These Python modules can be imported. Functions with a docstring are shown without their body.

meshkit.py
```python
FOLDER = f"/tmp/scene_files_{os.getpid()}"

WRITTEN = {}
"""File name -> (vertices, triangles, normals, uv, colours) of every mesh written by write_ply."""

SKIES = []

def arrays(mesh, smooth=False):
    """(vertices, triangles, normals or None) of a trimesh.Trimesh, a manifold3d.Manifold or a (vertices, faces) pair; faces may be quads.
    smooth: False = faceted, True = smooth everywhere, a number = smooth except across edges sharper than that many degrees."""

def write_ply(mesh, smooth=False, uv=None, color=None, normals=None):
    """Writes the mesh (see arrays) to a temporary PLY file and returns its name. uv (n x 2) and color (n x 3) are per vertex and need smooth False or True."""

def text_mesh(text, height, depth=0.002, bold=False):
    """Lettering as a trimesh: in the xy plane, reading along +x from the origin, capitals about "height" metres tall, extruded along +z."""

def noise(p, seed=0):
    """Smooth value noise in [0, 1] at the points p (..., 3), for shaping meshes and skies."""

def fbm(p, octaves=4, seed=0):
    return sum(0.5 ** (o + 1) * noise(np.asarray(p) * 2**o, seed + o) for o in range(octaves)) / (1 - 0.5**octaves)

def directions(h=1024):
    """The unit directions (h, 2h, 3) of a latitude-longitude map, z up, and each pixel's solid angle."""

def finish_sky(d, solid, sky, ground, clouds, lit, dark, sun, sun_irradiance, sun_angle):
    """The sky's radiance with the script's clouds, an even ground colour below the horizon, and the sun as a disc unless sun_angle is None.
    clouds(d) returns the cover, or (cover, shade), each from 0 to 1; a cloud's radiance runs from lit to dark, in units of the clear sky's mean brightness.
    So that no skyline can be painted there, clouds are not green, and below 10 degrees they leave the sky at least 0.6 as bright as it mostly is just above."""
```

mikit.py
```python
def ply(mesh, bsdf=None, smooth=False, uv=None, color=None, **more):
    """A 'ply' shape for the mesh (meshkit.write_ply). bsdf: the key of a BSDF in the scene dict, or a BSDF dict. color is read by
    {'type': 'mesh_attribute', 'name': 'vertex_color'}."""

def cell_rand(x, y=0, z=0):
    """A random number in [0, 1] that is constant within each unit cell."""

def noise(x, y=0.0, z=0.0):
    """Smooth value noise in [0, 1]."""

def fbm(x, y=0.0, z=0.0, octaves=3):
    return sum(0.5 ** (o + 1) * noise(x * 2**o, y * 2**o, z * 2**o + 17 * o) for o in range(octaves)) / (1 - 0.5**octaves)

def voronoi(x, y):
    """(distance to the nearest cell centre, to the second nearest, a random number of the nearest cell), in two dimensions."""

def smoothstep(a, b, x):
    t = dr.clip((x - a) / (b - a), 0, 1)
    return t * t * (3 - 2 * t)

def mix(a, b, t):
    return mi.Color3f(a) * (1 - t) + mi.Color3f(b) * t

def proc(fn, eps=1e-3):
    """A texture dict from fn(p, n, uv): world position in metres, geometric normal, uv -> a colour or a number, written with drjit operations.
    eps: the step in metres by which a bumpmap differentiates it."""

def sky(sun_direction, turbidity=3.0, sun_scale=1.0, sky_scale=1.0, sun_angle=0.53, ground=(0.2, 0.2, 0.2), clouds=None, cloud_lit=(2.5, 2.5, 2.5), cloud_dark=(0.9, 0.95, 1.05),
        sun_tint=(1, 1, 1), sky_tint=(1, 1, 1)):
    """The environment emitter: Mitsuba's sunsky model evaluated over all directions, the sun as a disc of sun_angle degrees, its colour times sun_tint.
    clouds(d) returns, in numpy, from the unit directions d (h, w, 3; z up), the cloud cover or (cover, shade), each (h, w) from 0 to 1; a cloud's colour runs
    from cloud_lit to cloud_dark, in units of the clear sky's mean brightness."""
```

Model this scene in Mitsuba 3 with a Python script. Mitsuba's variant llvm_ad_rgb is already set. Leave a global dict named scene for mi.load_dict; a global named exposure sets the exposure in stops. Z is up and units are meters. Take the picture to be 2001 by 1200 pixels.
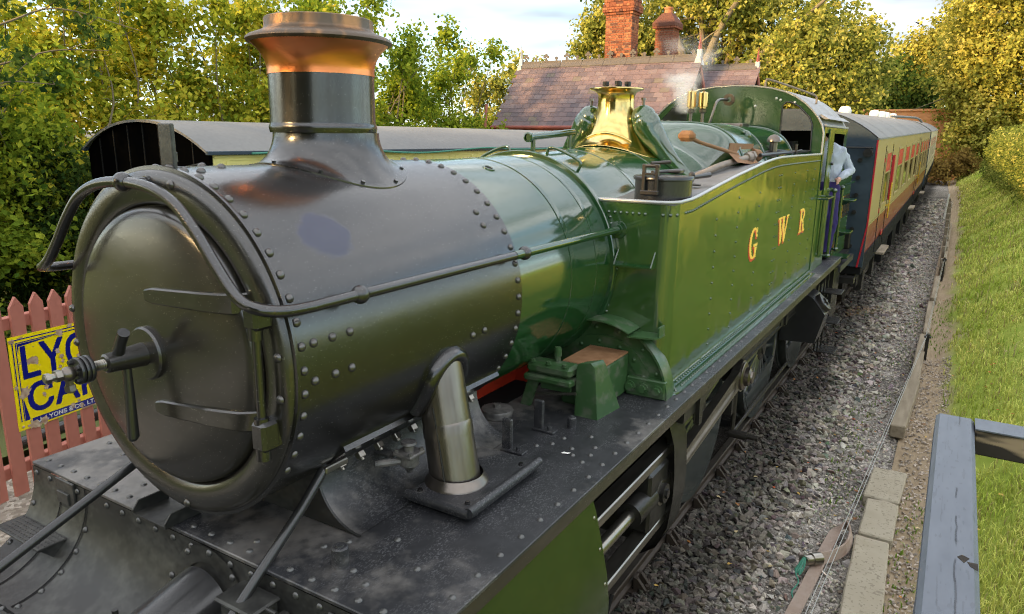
import math, random
import numpy as np, trimesh, mitsuba as mi, drjit as dr
import mikit, meshkit
from shapely.geometry import Polygon, Point, box as sbox
from shapely import affinity
from shapely.ops import unary_union
from mikit import noise, fbm, voronoi, cell_rand, smoothstep, mix
T = mi.ScalarTransform4f
rng = np.random.default_rng(7)
random.seed(7)
# ------------------------------------------------------------------ camera, sky, exposure
CAM = np.array([2.5747, -1.6351, 3.3122]); YAW, PIT, ROLL = 0.5473, -0.2324, 0.0126
FW = np.array([-math.sin(YAW)*math.cos(PIT), math.cos(YAW)*math.cos(PIT), math.sin(PIT)])
R0 = np.array([math.cos(YAW), math.sin(YAW), 0.0]); U0 = np.cross(R0, FW)
UP = -R0*math.sin(ROLL) + U0*math.cos(ROLL)
SUN = (-0.50, -0.80, 0.30)

def clouds(d):
    el = np.clip(d[..., 2], 0.0, 1)
    p = np.stack([d[..., 0]/(el+0.22)*1.1, d[..., 1]/(el+0.22)*1.1, el*9], -1)
    n = meshkit.fbm(p*1.6, 5, 3)
    p2 = np.stack([d[..., 0]*3.0, d[..., 1]*3.0, el*26], -1)
    s = meshkit.fbm(p2+5, 4, 11)
    cov = np.clip((0.62*n+0.38*s-0.40)/0.20, 0, 1)
    cov = np.clip(cov*np.clip(1.1-0.3*el, 0, 1)+np.clip((el-0.20)*2.2, 0, 0.75), 0, 1)
    shade = np.clip((meshkit.fbm(p*2.3+9, 4, 5)-0.42)*2.2+np.clip((0.42-el)*2.4, 0, 0.75), 0, 1)
    return cov*0.92, shade

scene, labels = {}, {}
scene['sky'] = mikit.sky(SUN, turbidity=3.2, sun_scale=0.45, sky_scale=1.0, sun_angle=5.0, sun_tint=(1.0, 0.90, 0.70),
                         clouds=clouds, cloud_lit=(2.0, 2.0, 2.02), cloud_dark=(0.62, 0.67, 0.72))
scene['camera'] = {'type': 'perspective', 'fov': 2*math.degrees(math.atan(1000.5/1407.5)), 'fov_axis': 'x', 'near_clip': 0.05, 'far_clip': 2000.0,
                   'to_world': T().look_at(origin=CAM.tolist(), target=(CAM+FW).tolist(), up=UP.tolist())}
exposure = 3.9

# ------------------------------------------------------------------ materials
def rgb(c): return {'type': 'rgb', 'value': [float(x) for x in c]}
def mat(name, base, rough=0.5, metal=0.0, spec=0.5, coat=0.0, coat_gloss=0.9, bump=None, bscale=0.001, two=True, **k):
    if not isinstance(base, dict): base = rgb(base)
    b = {'type': 'principled', 'base_color': base, 'roughness': rough, 'metallic': metal, **k}
    if spec is not None: b['specular'] = spec
    if coat: b.update(clearcoat=coat, clearcoat_gloss=coat_gloss)
    if bump is not None: b = {'type': 'bumpmap', 'arbitrary': mikit.proc(*bump) if isinstance(bump, tuple) else mikit.proc(bump), 'scale': bscale, 'bsdf': b}
    scene[name] = {'type': 'twosided', 'bsdf': b} if two else b
P = mikit.proc
def wavy(s, a=1.0):
    return lambda p, n, uv: fbm(p.x*s, p.y*s, p.z*s*0.8, 2)*a
# black smokebox: satin, speckled with ash
mat('black_satin', P(lambda p, n, uv: mix((0.009, 0.0085, 0.0085), (0.13, 0.13, 0.13), smoothstep(0.86, 0.92, noise(p.x*170, p.y*170, p.z*170))*0.55)*(0.7+0.6*fbm(p.x*3, p.y*3, p.z*3, 3))),
    rough=P(lambda p, n, uv: 0.13+0.16*fbm(p.x*5, p.y*5, p.z*5, 3)), metal=0.12, spec=None, eta=1.95)
mat('rivet_black', (0.13, 0.125, 0.12), rough=0.20, metal=0.8)
# the rubbed smoky patch on the barrel has a shape of its own
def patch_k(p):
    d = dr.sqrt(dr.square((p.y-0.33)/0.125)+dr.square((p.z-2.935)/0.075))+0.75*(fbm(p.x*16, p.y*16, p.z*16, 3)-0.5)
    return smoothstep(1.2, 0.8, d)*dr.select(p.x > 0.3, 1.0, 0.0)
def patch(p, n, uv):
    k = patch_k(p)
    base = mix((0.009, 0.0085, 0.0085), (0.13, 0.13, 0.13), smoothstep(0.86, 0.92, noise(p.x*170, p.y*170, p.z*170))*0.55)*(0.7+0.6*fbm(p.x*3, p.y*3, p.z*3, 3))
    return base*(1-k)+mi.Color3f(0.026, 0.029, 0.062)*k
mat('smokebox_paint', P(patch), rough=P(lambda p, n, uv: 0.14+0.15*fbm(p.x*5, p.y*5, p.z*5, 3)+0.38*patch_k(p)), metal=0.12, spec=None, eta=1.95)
mat('door_paint', P(lambda p, n, uv: mix((0.020, 0.018, 0.015), (0.14, 0.13, 0.115), smoothstep(0.86, 0.92, noise(p.x*180, p.y*180, p.z*180))*0.6)*(0.6+0.8*fbm(p.x*4, p.y*4, p.z*9, 4))),
    rough=P(lambda p, n, uv: 0.13+0.22*fbm(p.x*6, p.y*6, p.z*14, 3)), metal=0.15, spec=None, eta=1.95)
mat('green_gloss', (0.008, 0.042, 0.011), rough=0.09, spec=None, eta=2.0, coat=1.0, coat_gloss=0.96)
mat('tank_green', P(lambda p, n, uv: mix((0.018, 0.055, 0.010), (0.030, 0.072, 0.013), fbm(p.x*2, p.y*2, p.z*3, 3))), rough=P(lambda p, n, uv: 0.05+0.10*smoothstep(0.40, 0.75, fbm(p.y*7, p.x*7, p.z*1.2, 4))), spec=None, eta=2.2, coat=1.0, coat_gloss=0.97,
    bump=(lambda p, n, uv: fbm(p.y*4.5, p.z*3.0, p.x*4, 2), 0.01), bscale=0.007)
mat('casing_green', P(lambda p, n, uv: mix((0.012, 0.030, 0.007), (0.026, 0.046, 0.012), fbm(p.x*5, p.y*5, p.z*5, 4))), rough=0.16, spec=0.6, coat=0.5,
    bump=(lambda p, n, uv: fbm(p.y*5, p.z*5, p.x*5, 2), 0.01), bscale=0.004)
mat('green_dull', P(lambda p, n, uv: mix((0.035, 0.085, 0.030), (0.12, 0.13, 0.10), smoothstep(0.45, 0.75, fbm(p.x*14, p.y*14, p.z*14, 4))*0.6)), rough=0.36, spec=0.5)
def plate(p, n, uv):
    big = fbm(p.x*3.2, p.y*3.2, p.z*3, 4)-0.22*smoothstep(0.55, 1.0, p.x)+0.05
    dust = smoothstep(0.38, 0.78, big+0.45*(fbm(p.x*24, p.y*24, p.z*24, 4)-0.5))
    scuff = smoothstep(0.50, 0.74, fbm(p.x*240, p.y*110, p.z*150, 3))*smoothstep(0.33, 0.66, fbm(p.x*9, p.y*5, 1, 4))*(1-dust*0.6)
    return mix(mix((0.032, 0.033, 0.037), (0.165, 0.155, 0.145), dust)*(0.75+0.5*fbm(p.x*22, p.y*22, p.z*22, 3)), (0.19, 0.19, 0.20), scuff*0.42)
mat('footplate_black', P(plate), rough=P(lambda p, n, uv: 0.30+0.30*fbm(p.x*9, p.y*9, p.z*9, 3)), spec=0.8, metal=0.35)
mat('front_black', P(lambda p, n, uv: mix((0.026, 0.026, 0.025), (0.125, 0.125, 0.112), smoothstep(0.40, 0.85, 0.62*fbm(p.x*4, p.y*5, p.z*4, 5)+0.38*fbm(p.x*26, p.y*26, p.z*26, 3))*0.6)), rough=0.42, spec=0.6, metal=0.25)
mat('gloss_black', (0.018, 0.018, 0.019), rough=0.22, spec=0.6, coat=0.5)
mat('dark_metal', P(lambda p, n, uv: mix((0.009, 0.009, 0.009), (0.032, 0.030, 0.027), fbm(p.x*9, p.y*9, p.z*9, 3))), rough=0.34, spec=0.4)
mat('matt_black', (0.008, 0.008, 0.008), rough=0.8, spec=0.2)
mat('pitch_black', (0.002, 0.002, 0.002), rough=1.0, spec=0.0)
mat('rivet_worn', (0.12, 0.12, 0.118), rough=0.28, metal=0.55)
mat('wheel_black', (0.034, 0.040, 0.040), rough=0.20, spec=None, eta=1.9)
mat('steel', P(lambda p, n, uv: mix((0.46, 0.43, 0.38), (0.20, 0.19, 0.16), fbm(p.x*20, p.y*4, p.z*20, 3))), rough=0.27, metal=0.95)
mat('pipe_steel', P(lambda p, n, uv: mix((0.28, 0.25, 0.22), (0.12, 0.10, 0.085), fbm(p.x*10, p.y*10, p.z*3, 4))), rough=0.26, metal=0.9)
mat('copper', P(lambda p, n, uv: mix((0.96, 0.37, 0.15), (0.86, 0.26, 0.09), fbm(p.x*6, p.y*6, p.z*14, 3))), rough=P(lambda p, n, uv: 0.20+0.16*fbm(p.x*8, p.y*8, p.z*20, 3)), metal=1.0,
    bump=(wavy(9.0), 0.006), bscale=0.002)
mat('sooty_copper', P(lambda p, n, uv: mix((0.13, 0.10, 0.075), (0.42, 0.22, 0.10), smoothstep(0.52, 0.78, fbm(p.x*13, p.y*13, p.z*5, 4)))), rough=0.48, metal=0.65)
mat('brass', P(lambda p, n, uv: mix((0.90, 0.68, 0.28), (0.78, 0.52, 0.16), fbm(p.x*5, p.y*5, p.z*9, 3))), rough=0.13, metal=1.0, bump=(wavy(7.0), 0.006), bscale=0.0025)
mat('rusty', P(lambda p, n, uv: mix((0.17, 0.085, 0.040), (0.30, 0.17, 0.09), fbm(p.x*22, p.y*22, p.z*22, 4))), rough=0.75, spec=0.2)
mat('pale_pipe', P(lambda p, n, uv: mix((0.30, 0.25, 0.19), (0.16, 0.12, 0.09), fbm(p.x*12, p.y*12, p.z*12, 3))), rough=0.5, spec=0.4)
mat('tank_top_grey', P(lambda p, n, uv: mix((0.17, 0.17, 0.17), (0.07, 0.065, 0.06), fbm(p.x*5, p.y*5, 2, 4))), rough=0.42, spec=0.5)
mat('bead', (0.42, 0.43, 0.42), rough=0.25, metal=0.5, spec=0.6)
mat('cab_roof_grey', P(lambda p, n, uv: mix((0.34, 0.34, 0.35), (0.22, 0.21, 0.20), fbm(p.x*4, p.y*9, 2, 3))), rough=0.5)
mat('gold_leaf', (0.85, 0.55, 0.09), rough=0.4, spec=0.4)
mat('letter_red', (0.55, 0.045, 0.02), rough=0.4)
mat('vermilion', (0.42, 0.035, 0.014), rough=0.4)
mat('lever_steel', (0.06, 0.055, 0.05), rough=0.35, metal=0.6)
# rolling stock
mat('roof_felt', P(lambda p, n, uv: mix((0.13, 0.13, 0.13), (0.21, 0.205, 0.19), fbm(p.x*2.5, p.y*0.8, 3, 4)*0.8+0.2*noise(p.x*30, p.y*30, 0))), rough=0.62, spec=0.4)
mat('cream', (0.30, 0.235, 0.105), rough=0.3, spec=0.4)
mat('lemon', (0.76, 0.70, 0.24), rough=0.4)
mat('carmine', (0.20, 0.036, 0.024), rough=0.22, spec=0.4, coat=0.25)
mat('coach_red', (0.42, 0.015, 0.03), rough=0.3, coat=0.5)
mat('coach_end_blue', P(lambda p, n, uv: mix((0.022, 0.036, 0.052), (0.050, 0.072, 0.095), fbm(p.x*3, p.y*3, p.z*5, 3))), rough=0.35, spec=0.5)
mat('van_cream', (0.50, 0.44, 0.27), rough=0.4)
scene['glass'] = {'type': 'thindielectric'}
mat('interior', (0.05, 0.035, 0.02), rough=0.7)
# building
for i, c in enumerate([(0.140, 0.100, 0.104), (0.165, 0.115, 0.116), (0.112, 0.085, 0.092), (0.185, 0.138, 0.138), (0.150, 0.122, 0.096)]):
    mat(f'slate_{i}', P(lambda p, n, uv, c=c: mi.Color3f(*c)*(0.72+0.56*fbm(p.x*7, p.y*5, p.z*7, 3))), rough=0.55, spec=0.4) if i in (0, 2) else mat(f'slate_{i}', c, rough=0.55, spec=0.4)
for i, c in enumerate([(0.30, 0.105, 0.055), (0.23, 0.08, 0.045), (0.37, 0.15, 0.075), (0.14, 0.062, 0.045)]):
    mat(f'brick_{i}', c, rough=0.85, spec=0.2)
mat('mortar', (0.34, 0.29, 0.23), rough=0.9, spec=0.1)
mat('far_brick', P(lambda p, n, uv: mix((0.88, 0.42, 0.20), (0.74, 0.32, 0.14), fbm(p.x*4, p.y*4, p.z*9, 3))), rough=0.9, spec=0.1)
mat('ridge_tile', (0.13, 0.115, 0.105), rough=0.7, spec=0.2)
mat('barge_red', (0.30, 0.075, 0.05), rough=0.5)
mat('lead', (0.42, 0.43, 0.45), rough=0.45)
mat('terracotta', (0.50, 0.20, 0.10), rough=0.8, spec=0.2)
def flint(p, n, uv):
    a, b, r = voronoi(p.x*9, p.z*9)
    return mix((0.30, 0.27, 0.22), mix((0.62, 0.58, 0.50), (0.40, 0.38, 0.34), r), smoothstep(0.05, 0.2, b-a))
mat('flint', P(flint), rough=0.7)
# fence, sign
mat('fence_paint', P(lambda p, n, uv: mix((0.50, 0.19, 0.14), (0.42, 0.15, 0.11), fbm(p.x*9, p.y*9, p.z*3, 3))), rough=0.55, spec=0.3)
def enamel(p, n, uv):
    k = smoothstep(0.66, 0.70, fbm(p.x*11, p.y*11, p.z*11, 4))
    return mix((0.93, 0.75, 0.008), mix((0.30, 0.15, 0.07), (0.55, 0.42, 0.30), noise(p.x*40, p.y*40, p.z*40)), k)
mat('enamel_yellow', P(enamel), rough=0.16, spec=0.6)
mat('enamel_blue', (0.010, 0.014, 0.20), rough=0.16, spec=0.6)
mat('enamel_white', (0.75, 0.75, 0.72), rough=0.2)
mat('sign_rust', P(lambda p, n, uv: mix((0.32, 0.19, 0.11), (0.60, 0.48, 0.36), noise(p.x*50, p.y*50, p.z*50))), rough=0.85, spec=0.1)
# ground
def ballast_ground(p, n, uv):
    a, b, r = voronoi(p.x*34, p.y*34)
    fine = mix((0.22, 0.20, 0.175), (0.52, 0.48, 0.43), r*r)*(0.35+0.65*smoothstep(0.0, 0.25, b-a))
    oil = smoothstep(1.65, 1.05, p.x+0.45*(fbm(p.x*2.2, p.y*1.2, 0, 3)-0.5))
    spill = smoothstep(0.56, 0.66, fbm(p.x*1.3+4, p.y*0.8, 3, 3))*0.5
    return fine*(1-0.80*dr.maximum(oil, spill))
mat('ballast_ground', P(ballast_ground), rough=0.95, spec=0.15, bump=(lambda p, n, uv: voronoi(p.x*34, p.y*34)[0], 0.003), bscale=-0.012)
def bank_soil(p, n, uv):
    soil = mix((0.23, 0.17, 0.11), (0.36, 0.29, 0.20), fbm(p.x*9, p.y*6, p.z*9, 4))
    k = smoothstep(2.65, 3.05, p.x+0.55*(fbm(p.x*2, p.y*1.4, 1, 3)-0.5))
    return soil*(1-k)+mix((0.17, 0.24, 0.03), (0.30, 0.34, 0.07), fbm(p.x*6, p.y*4, p.z*6, 3))*k
mat('bank_soil', P(bank_soil), rough=0.95, spec=0.1)
mat('field', P(lambda p, n, uv: mix((0.08, 0.12, 0.03), (0.16, 0.15, 0.07), fbm(p.x*0.8, p.y*0.8, 1, 4))), rough=0.95, spec=0.1)
mat('gravel_path', P(lambda p, n, uv: mix((0.22, 0.19, 0.15), (0.50, 0.45, 0.38), dr.square(voronoi(p.x*38, p.y*38)[2]))), rough=0.95, spec=0.1)
mat('stone', {'type': 'mesh_attribute', 'name': 'vertex_color'}, rough=0.85, spec=0.25)
mat('concrete', P(lambda p, n, uv: mix(mix((0.30, 0.26, 0.19), (0.42, 0.38, 0.30), fbm(p.x*7, p.y*7, p.z*7, 4)), (0.22, 0.195, 0.15), smoothstep(0.62, 0.85, noise(p.x*60, p.y*60, p.z*60))*0.8)), rough=0.9, spec=0.15)
mat('old_wood', P(lambda p, n, uv: mix((0.33, 0.28, 0.21), (0.17, 0.14, 0.10), fbm(p.x*20, p.y*2.5, p.z*20, 4))), rough=0.9, spec=0.15)
mat('rail_rust', (0.050, 0.038, 0.030), rough=0.6, metal=0.3)
mat('rail_head', (0.30, 0.27, 0.24), rough=0.3, metal=0.9)
def crack(p, n, uv):
    w = 0.012*(fbm(p.y*9, p.x*9, 0, 3)-0.5)
    c1 = smoothstep(0.0022, 0.0004, dr.abs(p.x-2.66+w*1.2))*smoothstep(0.42, 0.55, noise(p.y*14, 3))
    c2 = smoothstep(0.0018, 0.0003, dr.abs(p.x-2.634+w))*smoothstep(0.5, 0.62, noise(p.y*19, 8))
    g = smoothstep(0.80, 0.88, noise(p.x*230, p.y*45, p.z*60))*0.35
    return dr.clip(c1*0.8+c2*0.25+g*0.6, 0, 1)
mat('rail_paint', P(lambda p, n, uv: mix(mix((0.075, 0.086, 0.108), (0.105, 0.117, 0.140), fbm(p.x*40, p.y*12, p.z*40, 4)), (0.03, 0.03, 0.035), crack(p, n, uv))), rough=0.42, spec=0.6,
    bump=(lambda p, n, uv: fbm(p.x*60, p.y*9, p.z*60, 3)-1.2*crack(p, n, uv), 0.001), bscale=0.0015)
mat('bare_wood', P(lambda p, n, uv: mix((0.035, 0.03, 0.025), (0.30, 0.23, 0.15), smoothstep(0.45, 0.62, fbm(p.x*6, p.y*30, p.z*30, 3)))), rough=0.8, spec=0.2)
mat('hose_canvas', P(lambda p, n, uv: mix((0.40, 0.33, 0.28), (0.27, 0.19, 0.145), fbm(p.x*12, p.y*12, p.z*12, 3))), rough=0.8, spec=0.2)
mat('cord_green', (0.05, 0.22, 0.15), rough=0.6)
mat('dead_leaf', {'type': 'mesh_attribute', 'name': 'vertex_color'}, rough=0.8, spec=0.2)
# vegetation
scene['leaf'] = {'type': 'principledthin', 'base_color': {'type': 'mesh_attribute', 'name': 'vertex_color'}, 'roughness': 0.45, 'spec_trans': 0.0, 'diff_trans': 0.75, 'eta': 1.4}
scene['grass_blade'] = {'type': 'principledthin', 'base_color': {'type': 'mesh_attribute', 'name': 'vertex_color'}, 'roughness': 0.6, 'spec_trans': 0.0, 'diff_trans': 0.5, 'eta': 1.3}
mat('bark', P(lambda p, n, uv: mix((0.13, 0.105, 0.07), (0.26, 0.22, 0.15), fbm(p.x*8, p.y*8, p.z*3, 3))), rough=0.9, spec=0.1)
# person
mat('shirt', P(lambda p, n, uv: mix((0.40, 0.45, 0.54), (0.48, 0.53, 0.61), fbm(p.x*14, p.y*14, p.z*14, 3))), rough=0.9, spec=0.1)
mat('trousers', (0.045, 0.035, 0.13), rough=0.9, spec=0.1)
mat('skin', (0.52, 0.30, 0.22), rough=0.55)
mat('white_paint', (0.75, 0.74, 0.70), rough=0.5)

# ------------------------------------------------------------------ mesh helpers
def num(base):
    if base not in USED: USED.add(base); return base
    i = NEXT.get(base, 1)
    while f'{base}_{i:03d}' in USED: i += 1
    NEXT[base] = i+1
    k = f'{base}_{i:03d}'; USED.add(k); return k
USED, NEXT = set(), {}
def add(name, mesh, m, smooth=30, parent=None, **k):
    key = num((parent+'__' if parent else '')+name)
    scene[key] = mikit.ply(mesh, m, smooth=smooth, **k); return key
def put(name, shape, parent=None, to=None):
    key = num((parent+'__' if parent else '')+name)
    scene[key] = {**shape, 'to_world': to} if to is not None else dict(shape); return key
def thing(name, label, cat, group=None):
    key = num(name); tag(key, label, cat, group); return key
def tag(key, label=None, cat=None, group=None, kind=None):
    d = labels.setdefault(key, {})
    for a, b in (('label', label), ('category', cat), ('group', group), ('kind', kind)):
        if b: d[a] = b
    return key
def struct(name, mesh, m, smooth=False, label=None):
    k = add(name, mesh, m, smooth); tag(k, label, None, None, 'structure'); return k
def add_each(name, meshes, m, smooth=30, parent=None):
    return [add(name, q, m, smooth, parent) for q in meshes][0]
def cat(*ms):
    ms = [trimesh.Trimesh(m[0], m[1], process=False) if isinstance(m, tuple) else m for m in ms]
    return trimesh.util.concatenate(ms)
def box(x0, x1, y0, y1, z0, z1, bev=0.0):
    if bev > 0:
        b = min(bev, 0.49*min(x1-x0, y1-y0, z1-z0))
        pts = []
        for sx in (0, 1):
            for sy in (0, 1):
                for sz in (0, 1):
                    c = np.array([(x0, x1)[sx], (y0, y1)[sy], (z0, z1)[sz]]); s = np.array([1-2*sx, 1-2*sy, 1-2*sz])*b
                    pts += [c+s*[1, 1, 0], c+s*[1, 0, 1], c+s*[0, 1, 1]]
        return trimesh.convex.convex_hull(np.array(pts))
    return trimesh.creation.box(bounds=[[x0, y0, z0], [x1, y1, z1]])
def frame_from(t):
    t = np.asarray(t, float)/np.linalg.norm(t)
    a = np.array([0, 0, 1.0]) if abs(t[2]) < 0.9 else np.array([1.0, 0, 0])
    u = np.cross(a, t); u /= np.linalg.norm(u); return u, np.cross(t, u), t
def tube(path, r, n=10, caps=True, closed=False):
    P_ = np.asarray(path, float); m = len(P_); r = np.broadcast_to(np.asarray(r, float), (m,))
    tg = np.gradient(P_, axis=0) if not closed else np.roll(P_, -1, 0)-np.roll(P_, 1, 0)
    tg /= np.linalg.norm(tg, axis=1, keepdims=True)+1e-12
    u, v, _ = frame_from(tg[0]); V = []
    for i in range(m):
        u = u-tg[i]*(u@tg[i]); u /= np.linalg.norm(u); v = np.cross(tg[i], u)
        a = np.arange(n)*2*np.pi/n
        V.append(P_[i]+r[i]*(np.cos(a)[:, None]*u+np.sin(a)[:, None]*v))
    V = np.vstack(V); F = []
    for i in range(m if closed else m-1):
        a0, b0 = i*n, ((i+1) % m)*n
        for k in range(n):
            k2 = (k+1) % n
            F += [[a0+k, a0+k2, b0+k2], [a0+k, b0+k2, b0+k]]
    if caps and not closed:
        c0, c1 = len(V), len(V)+1; V = np.vstack([V, P_[0], P_[-1]]); e = (m-1)*n
        for k in range(n):
            k2 = (k+1) % n
            F += [[c0, k2, k], [c1, e+k, e+k2]]
    return trimesh.Trimesh(V, F, process=False)
def cyl(p0, p1, r, n=20, r1=None): return tube([p0, p1], [r, r if r1 is None else r1], n)
def smooth_path(pts, n=8):
    pts = np.asarray(pts, float)
    P_ = np.vstack([2*pts[0]-pts[1], pts, 2*pts[-1]-pts[-2]]); out = []
    for i in range(1, len(P_)-2):
        p0, p1, p2, p3 = P_[i-1:i+3]
        for t in np.arange(n)/n:
            out.append(0.5*((2*p1)+(p2-p0)*t+(2*p0-5*p1+4*p2-p3)*t*t+(3*p1-p0-3*p2+p3)*t**3))
    out.append(pts[-1]); return np.array(out)
def rev(prof, c=(0, 0, 0), axis='z', n=48, a0=0.0, a1=2*np.pi):
    """profile [(radius, along axis)]"""
    prof = np.asarray(prof, float); full = abs(a1-a0-2*np.pi) < 1e-6
    a = np.linspace(a0, a1, n+1)[:-1] if full else np.linspace(a0, a1, n+1); k = len(a); m = len(prof)
    x = prof[:, 0][:, None]*np.cos(a); y = prof[:, 0][:, None]*np.sin(a); z = np.repeat(prof[:, 1][:, None], k, 1)
    V = np.stack([x, y, z], -1).reshape(-1, 3); F = []
    for i in range(m-1):
        for j in range(k if full else k-1):
            j2 = (j+1) % k
            F += [[i*k+j, i*k+j2, (i+1)*k+j2], [i*k+j, (i+1)*k+j2, (i+1)*k+j]]
    if axis == 'y': V = V[:, [0, 2, 1]]; F = np.array(F)[:, ::-1]     # angle from +x towards +z
    if axis == 'x': V = V[:, [2, 0, 1]]
    t = trimesh.Trimesh(V+np.asarray(c, float), F, process=False)
    t.update_faces(t.nondegenerate_faces()); return t
def prism(poly, h, axis='z', at=0.0):
    """extrude a shapely polygon; axis z: (x,y); axis y: (x,z); axis x: (y,z)"""
    geoms = getattr(poly, 'geoms', [poly]); ms = []
    for g in geoms:
        m = trimesh.creation.extrude_polygon(g, h, engine='earcut'); v = m.vertices.copy()
        if axis == 'z': w = v+[0, 0, at]; f = m.faces
        elif axis == 'y': w = np.stack([v[:, 0], v[:, 2]+at, v[:, 1]], 1); f = m.faces[:, ::-1]
        else: w = np.stack([v[:, 2]+at, v[:, 0], v[:, 1]], 1); f = m.faces
        ms.append(trimesh.Trimesh(w, f, process=False))
    return cat(*ms)
def grid(Pf, us, vs):
    V = np.array([[Pf(u, v) for v in vs] for u in us]).reshape(-1, 3); n = len(vs); F = []
    for i in range(len(us)-1):
        for j in range(n-1):
            F += [[i*n+j, (i+1)*n+j, (i+1)*n+j+1], [i*n+j, (i+1)*n+j+1, i*n+j+1]]
    return trimesh.Trimesh(V, F, process=False)
def dome(r, h, n=12, m=4):
    t = np.linspace(0, np.pi/2, m+1)
    return rev([(r*math.cos(a)+1e-6, h*math.sin(a)) for a in t], n=n)
def orient(p, nrm, s=1.0):
    """matrix that puts local z along nrm at p"""
    u, v, t = frame_from(nrm); M = np.eye(4); M[:3, 0], M[:3, 1], M[:3, 2], M[:3, 3] = u*s, v*s, t*s, p
    return T(M)
def moved(mesh, p, nrm=None):
    m = mesh.copy()
    if nrm is not None: m.apply_transform(np.array(orient((0, 0, 0), nrm).matrix))
    m.apply_translation(p); return m
def bolt_mesh(r=0.018, h=0.018):
    a = np.arange(6)*np.pi/3
    return cat(cyl((0, 0, 0), (0, 0, h*0.25), r*1.35, 14), prism(Polygon(np.stack([r*np.cos(a), r*np.sin(a)], 1)), h, at=0.0))
# ------------------------------------------------------------------ the locomotive
ZB, RS, ZF, XF, XT, YT = 2.485, 0.697, 1.675, 1.262, 1.106, 2.70
L = thing('steam_locomotive', 'black and green tank locomotive with copper-capped chimney standing on the near track', 'locomotive')
sq = math.sqrt
def onb(x, r=RS): return ZB+sq(max(r*r-x*x, 0))
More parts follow.
